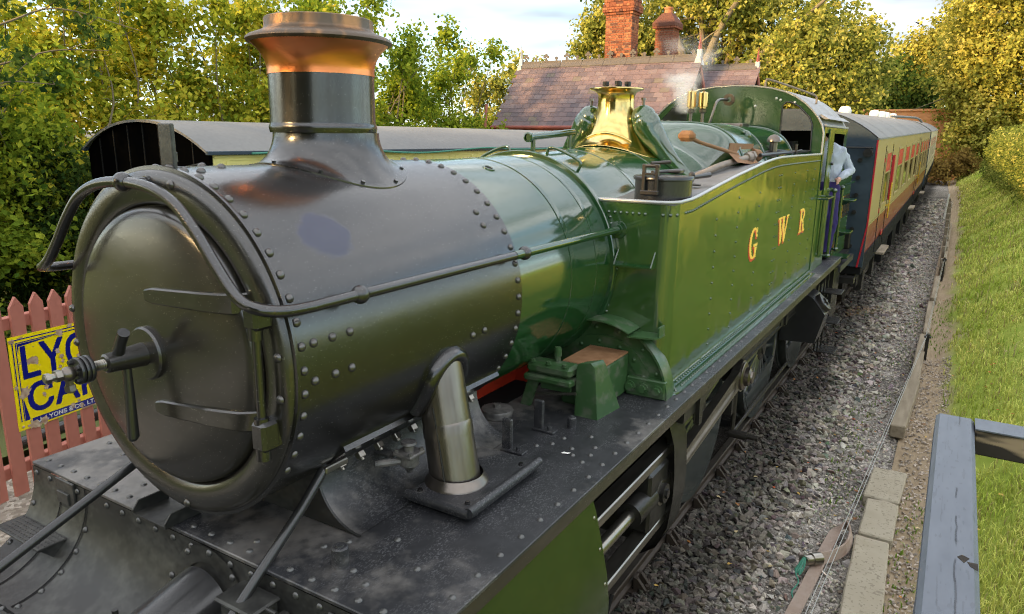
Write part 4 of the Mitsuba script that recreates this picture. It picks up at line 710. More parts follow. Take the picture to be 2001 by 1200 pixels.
# whistles on the cab front
for x, h in ((-0.24, 0.075), (-0.10, 0.06)):
    WH = add('whistle', rev([(1e-4, 3.80+h), (0.02, 3.79+h), (0.052, 3.78+h), (0.054, 3.77+h), (0.054, 3.68), (0.04, 3.672), (0.04, 3.66), (1e-4, 3.66)], (x, 7.0, 0), 'z', 24), 'brass', 40, L)
    add('whistle_stem', cat(rev([(0.015, 3.66), (0.045, 3.645), (0.042, 3.62), (0.02, 3.60), (0.02, 3.5), (0.045, 3.49), (0.045, 3.44), (0.02, 3.42)], (x, 7.0, 0), 'z', 18), moved(trimesh.creation.icosphere(1, 0.014), (x, 7.0, 3.81+h))), 'pipe_steel', 40, WH)
for q_ in (rev([(0.03, -0.01), (0.07, -0.01), (0.07, 0.01), (0.03, 0.01)], (0.06, 7.5, 3.78), 'y', 20), cat(tube([(-0.60, 6.6, 3.46), (-0.36, 6.6, 3.46)], 0.02, 8), *[cyl((x, 6.6, 3.44), (x, 6.6, 3.52), 0.014, 8) for x in (-0.55, -0.45, -0.37)])): add('cock', q_, 'pipe_steel', 40, L)
add('whistle_pipes', cat(tube(smooth_path([(-0.02, 7.0, 3.45), (0.02, 7.0, 3.6), (0.04, 7.1, 3.75), (0.05, 7.5, 3.78)], 5), 0.016, 8), cyl((-0.45, 7.2, 3.47), (0.3, 7.2, 3.47), 0.014, 8), box(0.02, 0.30, 7.3, 7.6, 3.44, 3.50, 0.01)), 'pipe_steel', 40, L)
for x, z in ((0.52, 3.81), (0.57, 3.79), (0.74, 3.76), (0.27, 3.72), (-0.62, 3.66)): put('cab_bolt', mikit.ply(dome(0.018, 0.012, 10, 3), 'bead', smooth=True) if x == 0.52 else scene[CB+'__cab_bolt'], CB, orient((x, 7.949, z), (0, -1, 0)))

# ------------------------------------------------------------------ fire shovel
SH = thing('fire_shovel', 'rusty long handled fire shovel lying along the green tank beside the boiler', 'shovel')
add('handle', cat(tube([(0.715, 4.03, 3.33), (0.73, 4.30, 3.285), (0.75, 5.52, 3.165)], [0.018, 0.015, 0.017], 10)), 'rusty', 50, SH)
add('grip', cat(box(0.65, 0.78, 3.96, 4.06, 3.29, 3.375, 0.03)), 'rusty', 30, SH)
bl = grid(lambda u, v: (0.80-0.05*(1-abs(v))*1.0-0.05*v, 5.10+0.90*u+0.04*v, 3.195-0.03*u+0.105*v*(0.8+0.2*u)), np.linspace(0, 1, 8), np.linspace(-1, 1, 9))
add('blade', cat(bl, trimesh.Trimesh(bl.vertices+[-0.006, 0, 0.0], bl.faces[:, ::-1], process=False)), 'rusty', True, SH)
add('socket', tube([(0.75, 5.95, 3.18), (0.77, 6.10, 3.15)], [0.05, 0.07], 12), 'rusty', 40, SH)

# ------------------------------------------------------------------ the driver
PN = thing('person', 'driver in pale blue shirt and navy trousers leaning in the cab doorway', 'person')
def body(bones, refine=0.02, it=8, crease=0):
    import manifold3d as m3
    parts = []
    for pts in bones:
        vs = []
        for c, r in pts:
            s_ = trimesh.creation.icosphere(1 if r < 0.02 else 2, r); vs.append(s_.vertices+np.array(c))
        parts.append(m3.Manifold.hull_points(np.vstack(vs)))
    m = m3.Manifold.batch_boolean(parts, m3.OpType.Add).refine_to_length(refine)
    mm = m.to_mesh(); t = trimesh.Trimesh(mm.vert_properties[:, :3], mm.tri_verts, process=True)
    trimesh.smoothing.filter_taubin(t, iterations=it)
    if crease: t.vertices += t.vertex_normals*((meshkit.fbm(t.vertices*np.array([16, 16, 9.0]), 3, 6)-0.5)*crease)[:, None]
    return t
hip, chest, neck = (1.03, 9.33, 2.66), (1.02, 9.36, 3.06), (0.95, 9.33, 3.26)
shR, shL = (1.13, 9.42, 3.16), (0.84, 9.30, 3.18)
elb, wr = (1.27, 9.50, 2.91), (1.17, 9.22, 2.80)
head = (0.84, 9.27, 3.40)
add('shirt', body([[(hip, 0.12), ((1.03, 9.35, 2.85), 0.12)], [((1.03, 9.35, 2.85), 0.12), (chest, 0.13), (shR, 0.085), (shL, 0.085)], [(chest, 0.13), (neck, 0.07), (shR, 0.075), (shL, 0.075)],
                  [(shR, 0.075), (elb, 0.056)], [(elb, 0.056), ((1.185, 9.25, 2.815), 0.042)], [(shL, 0.08), ((0.72, 9.2, 2.93), 0.06)], [((0.72, 9.2, 2.93), 0.06), ((0.62, 9.0, 3.0), 0.045)]], 0.02, 6, 0.05), 'shirt', True, PN)
add('trousers', body([[(hip, 0.15), ((1.03, 9.33, 2.56), 0.155)], [((1.08, 9.40, 2.55), 0.11), ((1.10, 9.38, 2.17), 0.085)], [((1.10, 9.38, 2.17), 0.085), ((1.07, 9.36, 1.76), 0.075)], [((0.98, 9.26, 2.55), 0.11), ((0.97, 9.20, 2.17), 0.085)], [((0.97, 9.20, 2.17), 0.085), ((0.97, 9.22, 1.76), 0.075)]], 0.02, 6, 0.035), 'trousers', True, PN)
skin = [[(neck, 0.055), (head, 0.06)], [(head, 0.095), ((0.84, 9.25, 3.47), 0.09), ((0.80, 9.30, 3.36), 0.065)]]
skin += [[(wr, 0.032), ((1.165, 9.16, 2.785), 0.034)]]
for k, (dy, dz) in enumerate(((0, 0.028), (-0.004, 0.01), (-0.004, -0.01), (0, -0.028))):
    a0 = np.array((1.165, 9.155+dy, 2.782+dz)); skin.append([(a0, 0.012), (a0+(0.02, -0.055, -0.004), 0.010)]); skin.append([(a0+(0.02, -0.055, -0.004), 0.010), (a0+(0.0, -0.085, -0.014), 0.009)])
skin.append([((1.17, 9.18, 2.80), 0.014), ((1.135, 9.13, 2.80), 0.010)])
add('body', body(skin, 0.012, 5), 'skin', True, PN)
add('cap', cat(moved(trimesh.creation.icosphere(2, 0.105), (0.84, 9.255, 3.475))), 'matt_black', 50, PN)
for x, y in ((1.09, 9.33), (0.97, 9.2)): add('boot', body([[((x, y+0.06, 1.74), 0.055), ((x+0.01, y-0.12, 1.725), 0.04)]], 0.03, 3), 'matt_black', True, PN)
# ------------------------------------------------------------------ ground, bank, track
def gz(y): return 0.0175*np.maximum(np.asarray(y, float)-11.0, 0)
def xc(y): return -0.0008*np.maximum(np.asarray(y, float)-31.0, 0)**2
def bank(x, y):
    x, y = np.asarray(x, float), np.asarray(y, float)
    xx = x-xc(y)-0.25*np.sin(y*0.23)*0.3
    t = np.clip((xx-2.62)/3.7, 0, 1)
    h = 2.35*(t*0.85+0.15*t*t*(3-2*t))
    n = meshkit.fbm(np.stack([x*1.6, y*1.1, 0*x], -1), 3, 4)-0.5
    return -0.13+gz(y)+h+n*0.10*np.clip((xx-2.5)*2, 0, 1)
def sheet(fx, us, vs):
    U, V = np.meshgrid(us, vs, indexing='ij'); X, Y, Z = fx(U, V)
    n = len(vs); i = np.arange(len(us)-1)[:, None]*n+np.arange(n-1)[None]
    F = np.concatenate([np.stack([i, i+n, i+n+1], -1).reshape(-1, 3), np.stack([i, i+n+1, i+1], -1).reshape(-1, 3)])
    return trimesh.Trimesh(np.stack([X, Y, Z], -1).reshape(-1, 3), F, process=False)
ys = np.concatenate([np.arange(-8, 20, 0.22), np.arange(20, 60, 0.8), np.arange(60, 130, 3)])
struct('ballast_bed', sheet(lambda u, v: (u+xc(v), v, -0.17+gz(v)+0.035*(meshkit.fbm(np.stack([u*3, v*3, 0*u], -1), 3)-0.5)), np.linspace(-3.2, 2.75, 40), ys), 'ballast_ground', True)
struct('embankment', sheet(lambda u, v: (u+xc(v), v, bank(u+xc(v), v)-0.012), np.concatenate([np.linspace(2.36, 7, 34), [8, 10, 14, 20, 40]]), ys), 'bank_soil', True)
struct('ground', box(-500, 500, -300, 900, -3.0, -0.30), 'field')
struct('left_ground', sheet(lambda u, v: (u, v, 0.02+gz(v)+0.1*(meshkit.fbm(np.stack([u, v, 0*u], -1), 3)-0.5)+np.where(u > -4, np.clip((u+4.2)*1.5, 0, 0.80), 0)), np.concatenate([[-80, -50, -35, -25], np.arange(-18, -2.9, 0.5)]), np.concatenate([np.arange(-12, 30, 0.8), np.arange(30, 140, 6)])), 'field', True)
struct('platform', cat(box(-3.1, -1.66, -12, 14, -0.3, 0.90)), 'gravel_path')
struct('platform_edge', cat(box(-1.90, -1.58, -12, 14, 0.80, 0.925, 0.01)), 'concrete')
TR = thing('railway_track', 'rusty bullhead rails in cast chairs on dark ballast under the locomotive', 'railway track')
ry = np.concatenate([np.arange(-8, 31, 3), np.arange(31, 90, 2.0)])
prof = [(0.0, 0.0), (0.062, 0.0), (0.070, -0.008), (0.070, -0.035), (0.045, -0.05), (0.045, -0.10), (0.070, -0.115), (0.066, -0.145), (0.004, -0.145), (0.0, -0.115), (0.025, -0.10), (0.025, -0.05), (0.0, -0.035), (0.0, 0.0)]
for s in (1, -1):
    rl = add('rail', grid(lambda u, v: (xc(ry[u])+s*(0.7175+prof[v][0]), ry[u], gz(ry[u])+prof[v][1]), range(len(ry)), range(len(prof))), 'rail_rust', False, TR)
    add('rail_head', grid(lambda u, v: (xc(ry[u])+s*(0.7215+0.058*v), ry[u], gz(ry[u])+0.0025), range(len(ry)), [0, 1]), 'rail_head', False, rl)
chair = mikit.ply(cat(box(-0.10, 0.22, -0.10, 0.10, -0.185, -0.150, 0.01), prism(Polygon([(0.085, -0.15), (0.20, -0.15), (0.115, -0.05), (0.085, -0.045)]), 0.03, 'y', -0.06), prism(Polygon([(0.085, -0.15), (0.20, -0.15), (0.115, -0.05), (0.085, -0.045)]), 0.03, 'y', 0.03), box(0.072, 0.10, -0.05, 0.05, -0.13, -0.05, 0.006), cyl((0.18, 0, -0.15), (0.18, 0, -0.115), 0.022, 8)), 'rail_rust', smooth=False)
slp = mikit.ply(box(-1.3, 1.3, -0.125, 0.125, -0.30, -0.172, 0.01), 'matt_black', smooth=False)
for k in range(34):
    y = 0.9+0.76*k-3.0
    M = T().translate([float(xc(y)), y, float(gz(y))])
    put('sleeper', slp, TR, M); put('chair', chair, TR, T().translate([float(xc(y))+0.7175, y, float(gz(y))]))
# stones
def scatter_stones(pos, size, col, seed, nv=12):
    """angular stones: convex hulls of a few random points, flat faces"""
    r_ = np.random.default_rng(seed); which = r_.integers(0, nv, len(pos)); ms, cs = [], []
    for k in range(nv):
        q = r_.normal(size=(int(r_.integers(7, 10)), 3)); q /= np.linalg.norm(q, axis=1, keepdims=True); q *= r_.uniform(0.75, 1.25, 3)*np.array([1.1, 1.0, 0.72])
        hm = trimesh.convex.convex_hull(q); hv = hm.vertices[hm.faces].reshape(-1, 3); sel = which == k; n = int(sel.sum())
        if not n: continue
        v = hv[None]*size[sel][:, None, None]
        a = r_.uniform(0, 6.28, n); c, s_ = np.cos(a)[:, None], np.sin(a)[:, None]
        v = np.stack([v[..., 0]*c-v[..., 1]*s_, v[..., 0]*s_+v[..., 1]*c, v[..., 2]], -1)
        t = r_.normal(0, 0.5, (n, 1)); ct, st = np.cos(t), np.sin(t)
        v = np.stack([v[..., 0], v[..., 1]*ct-v[..., 2]*st, v[..., 1]*st+v[..., 2]*ct], -1)+pos[sel][:, None]
        ms.append(v.reshape(-1, 3)); cs.append(np.repeat(col[sel], len(hv), 0))
    V = np.vstack(ms); return trimesh.Trimesh(V, np.arange(len(V)).reshape(-1, 3), process=False), np.vstack(cs)
r_ = np.random.default_rng(3); N = 34000
y = -0.5+42*r_.random(N)**2.3; x = 0.80+1.65*r_.random(N)**1.15
size = np.where(x+0.25*r_.normal(size=N) < 1.55, r_.uniform(0.018, 0.044, N), r_.uniform(0.007, 0.017, N))*(1+0.045*y)
oil = np.clip((1.60-x+0.5*(meshkit.fbm(np.stack([x*2, y*1.2, 0*x], -1), 3, 2)-0.5))*2.2, 0, 1)
base = np.array([0.345, 0.310, 0.262])*r_.uniform(0.28, 1.40, (N, 1))+r_.normal(0, 0.015, (N, 3))
base = base*(1+0.30*np.clip((x-1.5)*3, 0, 1))[:, None]
col = np.clip(base*(1-0.80*oil[:, None]*r_.uniform(0.85, 1.0, (N, 1)))+0.006, 0.012, 0.8)
m, c = scatter_stones(np.stack([x, y, -0.165+gz(y)+size*0.35], -1), size, col, 5)
tag(add('ballast_stone', m, 'stone', False, color=c), 'loose grey and black ballast stones beside the rail', 'ballast', None, 'stuff')
N = 2600; y = 2.5+9*r_.random(N)**1.3; x = 2.42+0.42*r_.random(N)
size = r_.uniform(0.007, 0.020, N); base = np.array([0.42, 0.36, 0.30])*r_.uniform(0.4, 1.4, (N, 1))
m, c = scatter_stones(np.stack([x, y, bank(x, y)+0.004], -1), size, np.clip(base, 0.02, 0.8), 6)
tag(add('pebble', m, 'stone', False, color=c), 'pale pebbles on the earth behind the concrete edging', 'pebbles', None, 'stuff')
def leaves_flat(n, seed, xr, yr, zf, smin, smax):
    r_ = np.random.default_rng(seed); V, F, C = [], [], []
    for i in range(n):
        x, y = r_.uniform(*xr), yr[0]+(yr[1]-yr[0])*r_.random()**1.5; a = r_.uniform(0, 6.28); s = r_.uniform(smin, smax); z = zf(x, y)
        q = np.array([(-1, 0, 0.02), (-0.2, 0.55, 0.35), (0.5, 0.4, 0.1), (1.1, 0, 0.25), (0.4, -0.5, 0.3), (-0.3, -0.5, 0.0)])*s
        q = np.stack([q[:, 0]*math.cos(a)-q[:, 1]*math.sin(a)+x, q[:, 0]*math.sin(a)+q[:, 1]*math.cos(a)+y, q[:, 2]+z], 1)
        V.append(q); F += [[6*i, 6*i+1, 6*i+2], [6*i, 6*i+2, 6*i+3], [6*i, 6*i+3, 6*i+4], [6*i, 6*i+4, 6*i+5]]
        c = [(0.45, 0.20, 0.06), (0.55, 0.36, 0.10), (0.35, 0.17, 0.08), (0.5, 0.12, 0.05), (0.55, 0.45, 0.25)][r_.integers(5)]
        C += [np.array(c)*r_.uniform(0.6, 1.2)]*6
    return trimesh.Trimesh(np.vstack(V), F, process=False), np.clip(np.array(C), 0, 1)
m, c = leaves_flat(110, 8, (0.85, 2.7), (0.5, 16), lambda x, y: -0.12+float(gz(y)), 0.015, 0.032)
tag(add('fallen_leaf', m, 'dead_leaf', False, color=c), 'brown autumn leaves scattered on the ballast', 'fallen leaves', None, 'stuff')
# grass
def blades(pos, L_, W_, col, seed, lean=0.5):
    r_ = np.random.default_rng(seed); n = len(pos); a = r_.uniform(0, 6.28, n)
    d = np.stack([np.cos(a), np.sin(a), 0*a], -1); s = np.stack([-np.sin(a), np.cos(a), 0*a], -1)
    ln = r_.uniform(0.2, 1.0, n)*lean
    p1 = pos+d*(L_*0.25*ln)[:, None]+np.array([0, 0, 1])*(L_*0.62)[:, None]
    p2 = pos+d*(L_*1.0*ln)[:, None]+np.array([0, 0, 1])*(L_*np.sqrt(np.clip(1-0.6*ln**2, 0.1, 1)))[:, None]
    w = s*W_[:, None]
    V = np.stack([pos-w, pos+w, p1-w*0.7, p1+w*0.7, p2], 1).reshape(-1, 3)
    F = (np.array([[0, 1, 3], [0, 3, 2], [2, 3, 4]])[None]+5*np.arange(n)[:, None, None]).reshape(-1, 3)
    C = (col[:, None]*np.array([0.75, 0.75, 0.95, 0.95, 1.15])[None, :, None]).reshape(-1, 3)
    return trimesh.Trimesh(V, F, process=False), np.clip(C, 0, 1)
N = 150000
r_ = np.random.default_rng(12)
y = 1.0+60*r_.random(N)**2.2; x = 2.70+xc(y)+np.where(y > 12, 4.2, 0.6+0.30*y)*r_.random(N)**0.8
edge = x-xc(y)-2.78-0.5*(meshkit.fbm(np.stack([x*1.5, y*0.9, 0*x], -1), 3, 8)-0.35)
keep = (edge > 0) | (r_.random(N) < 0.05)
patchy = meshkit.fbm(np.stack([x*2.2, y*1.2, 0*x], -1), 3, 21); keep &= (r_.random(N) < np.clip((patchy-0.27)*5, 0.08, 1))
x, y, patchy = x[keep], y[keep], patchy[keep]; n = len(x)
L_ = r_.uniform(0.035, 0.10, n)*(1+0.030*y); W_ = r_.uniform(0.0016, 0.0032, n)*(1+0.16*y)
tone = np.clip(meshkit.fbm(np.stack([x*1.3, y*0.7, 0*x], -1), 4, 31)*1.6-0.3+r_.normal(0, 0.16, n), 0, 1)[:, None]
col = (np.array([0.44, 0.56, 0.085])*(1-tone)+np.array([0.88, 0.85, 0.25])*tone)*r_.uniform(0.7, 1.2, (n, 1))
dry = r_.random(n) < 0.12; col[dry] = np.array([0.48, 0.40, 0.18])*r_.uniform(0.7, 1.1, (dry.sum(), 1))
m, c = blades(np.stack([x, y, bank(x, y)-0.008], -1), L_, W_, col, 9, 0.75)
tag(add('grass', m, 'grass_blade', False, color=c), 'short bright green grass covering the embankment', 'grass', None, 'stuff')
N = 7000; y = 2.0+30*r_.random(N)**1.7; x = 2.75+xc(y)+(0.5+0.28*np.minimum(y, 12))*r_.random(N)
cl = meshkit.fbm(np.stack([x*1.1, y*0.55, 0*x], -1), 3, 91); keep = cl > 0.57; x, y = x[keep], y[keep]; n = len(x)
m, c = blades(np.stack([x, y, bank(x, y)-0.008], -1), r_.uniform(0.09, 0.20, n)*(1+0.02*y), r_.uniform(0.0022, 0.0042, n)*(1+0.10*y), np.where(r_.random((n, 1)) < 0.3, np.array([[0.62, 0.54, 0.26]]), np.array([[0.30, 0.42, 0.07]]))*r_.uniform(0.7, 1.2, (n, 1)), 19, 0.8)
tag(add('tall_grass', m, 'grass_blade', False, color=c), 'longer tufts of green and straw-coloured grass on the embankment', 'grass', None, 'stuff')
m, c = leaves_flat(160, 28, (2.6, 4.6), (2, 22), lambda x, y: float(bank(x, y))+0.03, 0.016, 0.034)
tag(add('bank_leaf', m, 'dead_leaf', False, color=c), 'brown fallen leaves lying on the grass of the bank', 'fallen leaves', None, 'stuff')
N = 2600; y = 3.0+16*r_.random(N); x = np.where(r_.random(N) < 0.5, 1.75+0.55*r_.random(N), 2.42+0.4*r_.random(N)); cl = meshkit.fbm(np.stack([x*1.2, y*0.9, 0*x], -1), 3, 44)
keep = cl > 0.55; x, y = x[keep], y[keep]; n = len(x)
m, c = blades(np.stack([x, y, np.where(x > 2.4, bank(x, y), -0.165+gz(y))], -1), r_.uniform(0.02, 0.06, n), r_.uniform(0.004, 0.009, n), np.array([0.17, 0.27, 0.04])*r_.uniform(0.7, 1.3, (n, 1)), 10, 1.0)
tag(add('weed', m, 'grass_blade', False, color=c), 'low green weeds sprouting through the gravel', 'weeds', None, 'stuff')

# ------------------------------------------------------------------ edging
def slab(y0, y1, x0, x1, z, rot, label, m='concrete', h=0.16):
    b = box(-(x1-x0)/2, (x1-x0)/2, -(y1-y0)/2, (y1-y0)/2, -h, 0, 0.012)
    b = b.subdivide_to_size(0.25); b.vertices += (meshkit.noise(b.vertices*9+y0)[:, None]-0.5)*0.012
    b.apply_transform(trimesh.transformations.rotation_matrix(rot, (0, 0, 1))); b.apply_translation(((x0+x1)/2, (y0+y1)/2, z))
    return tag(add('edging_slab' if m == 'concrete' else 'edging_timber', b, m, False), label, 'edging', 'concrete edging slabs' if m == 'concrete' else 'timber edging baulks')
slab(3.1, 4.85, 2.225, 2.50, -0.055, 0.03, 'worn concrete edging slab nearest the viewer beside the canvas hose')
slab(4.88, 5.62, 2.215, 2.49, -0.045, 0.0, 'pitted concrete edging slab with a chipped near corner, second from the front')
slab(5.66, 6.42, 2.185, 2.50, -0.050, -0.04, 'short concrete edging slab just before the gap in the edging')
slab(7.55, 9.6, 2.285, 2.445, 0.045, -0.03, 'weathered squared timber with its sawn end facing the gap in the edging', 'old_wood')
slab(9.65, 12.6, 2.335, 2.46, 0.02, 0.0, 'second weathered edging timber behind the one with the sawn end', 'old_wood')
slab(12.65, 15.6, 2.36, 2.47, 0.05, 0.01, 'third weathered edging timber beside the first coach', 'old_wood')
slab(15.7, 18.7, 2.38, 2.49, 0.11, 0.0, 'far weathered edging timber below the grass bank', 'old_wood')
for i in range(9):
    y = 19.5+2.3*i
    k = put('edging_post', mikit.ply(box(-0.07, 0.07, -0.09, 0.09, -0.3, 0.30, 0.01), 'old_wood', smooth=False) if i == 0 else scene['edging_post'], None, T().translate([2.50+float(xc(y))-0.02*i, y, float(gz(y))-0.02]))
    tag(k, ('nearest', 'second nearest', 'third', 'fourth', 'fifth', 'sixth', 'seventh', 'second farthest', 'farthest')[i]+' short grey timber post of the row holding back the far bank', 'post', 'short posts along the far edging')
tag(add('edging_board', box(2.50, 2.56, 19.0, 30, -0.1, 0.36), 'old_wood', False), 'long retaining board behind the short posts of the far edging', 'board')
tag(add('marker_stick', cyl((2.24, 33, 0.2), (2.30, 33, 1.25), 0.035, 8), 'white_paint', 40), 'thin white stick leaning at the end of the timber edging', 'stick')
def gzf(y): return float(gz(y))
for i, (x, y, h, lb) in enumerate(((2.47, 11.4, 0.30, 'small dark stake carrying the point wires beside the near timber'), (2.52, 18.6, 0.45, 'far dark stake carrying the point wires beside the coach'))):
    k = add('wire_stake', cat(box(x-0.025, x+0.025, y-0.025, y+0.025, -0.2, h+gzf(y)), cyl((x-0.05, y, h-0.05+gzf(y)), (x+0.05, y, h-0.05+gzf(y)), 0.02, 8)), 'dark_metal', False); tag(k, lb, 'stake')
for j in range(2):
    pts = [(2.02+0.035*j, 2.4, 0.10), (2.44+0.02*j, 11.4, 0.24+0.04*j), (2.50+0.02*j, 18.6, 0.5+0.04*j), (2.45, 30, 0.6)]
    tag(add('signal_wire', tube(pts, [0.0028, 0.003, 0.004, 0.005], 6), 'bead', 40), 'thin pale signal wire running low along the edging, '+('the one nearer the rail' if j == 0 else 'the one nearer the grass'), 'wire', 'signal wires along the edging')
# canvas hose with loop and brass coupling
hp = smooth_path([(1.90, 3.05, -0.135), (1.955, 3.7, -0.13), (1.995, 4.3, -0.125), (2.03, 4.72, -0.11), (2.065, 4.90, -0.075), (2.125, 4.93, -0.06), (2.17, 4.78, -0.065), (2.165, 4.56, -0.07), (2.10, 4.40, -0.08), (2.02, 4.28, -0.075), (1.955, 4.20, -0.07)], 8)
tg = np.gradient(hp, axis=0); tg /= np.linalg.norm(tg, axis=1, keepdims=True); hz = np.cross(tg, [0, 0, 1]); hz /= np.linalg.norm(hz, axis=1, keepdims=True)
uu = np.linspace(0, 1, len(hp)); tw = np.interp(uu, [0, 0.33, 0.46, 0.75, 1], [0.0, 0.15, 1.25, 1.35, 1.0])[:, None]
wv = (hz*np.cos(tw)+np.array([0, 0, 1])*np.sin(tw)); nv = np.cross(wv, tg)
HO = thing('canvas_hose', 'flattened brown canvas hose lying looped on the gravel beside the edging', 'hose')
V = np.stack([hp+wv*0.050, hp+wv*0.045+nv*0.010, hp-wv*0.045+nv*0.010, hp-wv*0.050, hp-wv*0.045-nv*0.008, hp+wv*0.045-nv*0.008], 1); V[:, :, 2] += 0.018
F = []
for i in range(len(hp)-1):
    for j in range(6):
        a, b = i*6+j, i*6+(j+1) % 6; F += [[a, b, b+6], [a, b+6, a+6]]
add('hose_tube', trimesh.Trimesh(V.reshape(-1, 3), F, process=False), 'hose_canvas', 50, HO)
add('coupling', cat(cyl((2.00, 4.255, -0.052), (1.945, 4.185, -0.045), 0.05, 20), cyl((1.955, 4.20, -0.047), (1.90, 4.13, -0.04), 0.042, 18), rev([(0.028, 0), (0.045, 0.0), (0.045, 0.012)], (1.90, 4.12, -0.04), 'y', 18)), 'steel', 40, HO)
cd = smooth_path([(1.90, 4.12, -0.03), (1.86, 4.0, -0.08), (1.90, 3.9, -0.11), (1.88, 3.75, -0.12), (1.94, 3.6, -0.12), (1.97, 3.45, -0.12), (2.06, 3.35, -0.12)], 6)
add('cord', cat(tube(cd, 0.006, 6), *[tube(smooth_path(np.array([(1.90, 4.14, -0.0), (1.87+0.02*k, 4.06, -0.05), (1.85+0.02*k, 4.02-0.02*k, -0.09), (1.89, 4.08, -0.05)]), 4), 0.008, 5) for k in range(3)]), 'cord_green', 50, HO)
# ------------------------------------------------------------------ grey hand rail of the crossing steps
RG = thing('timber_railing', 'painted grey timber railing with cracked paint in the right foreground', 'railing')
add('long_rail', box(2.606, 2.700, -2.2, 0.690, 2.478, 2.55, 0.009).subdivide_to_size(0.12), 'rail_paint', 25, RG)
add('cross_rail', box(2.702, 4.6, 0.600, 0.688, 2.476, 2.5475, 0.004), 'bare_wood', False, RG)
add('cross_rail_paint', box(2.7005, 4.6, 0.596, 0.690, 2.5478, 2.5515), 'rail_paint', False, RG)
for x, y in ((2.66, 0.635), (2.655, -2.1), (4.5, 0.64)): add('post', box(x-0.034, x+0.034, y-0.034, y+0.034, -0.1 if x < 4 else 1.0, 2.475), 'rail_paint', False, RG)
add('chipped_paint', cat(*[prism(Polygon([(2.664+0.012*k, -0.155-0.010*k), (2.672+0.012*k, -0.142-0.009*k), (2.684+0.012*k, -0.150-0.012*k), (2.675+0.012*k, -0.172-0.01*k)]) if k != 1 else Polygon([(2.68, -0.165), (2.697, -0.163), (2.6975, -0.19), (2.685, -0.18)]), 0.0006, 'z', 2.5502) for k in (0, 1)]), 'bare_wood', False, RG)

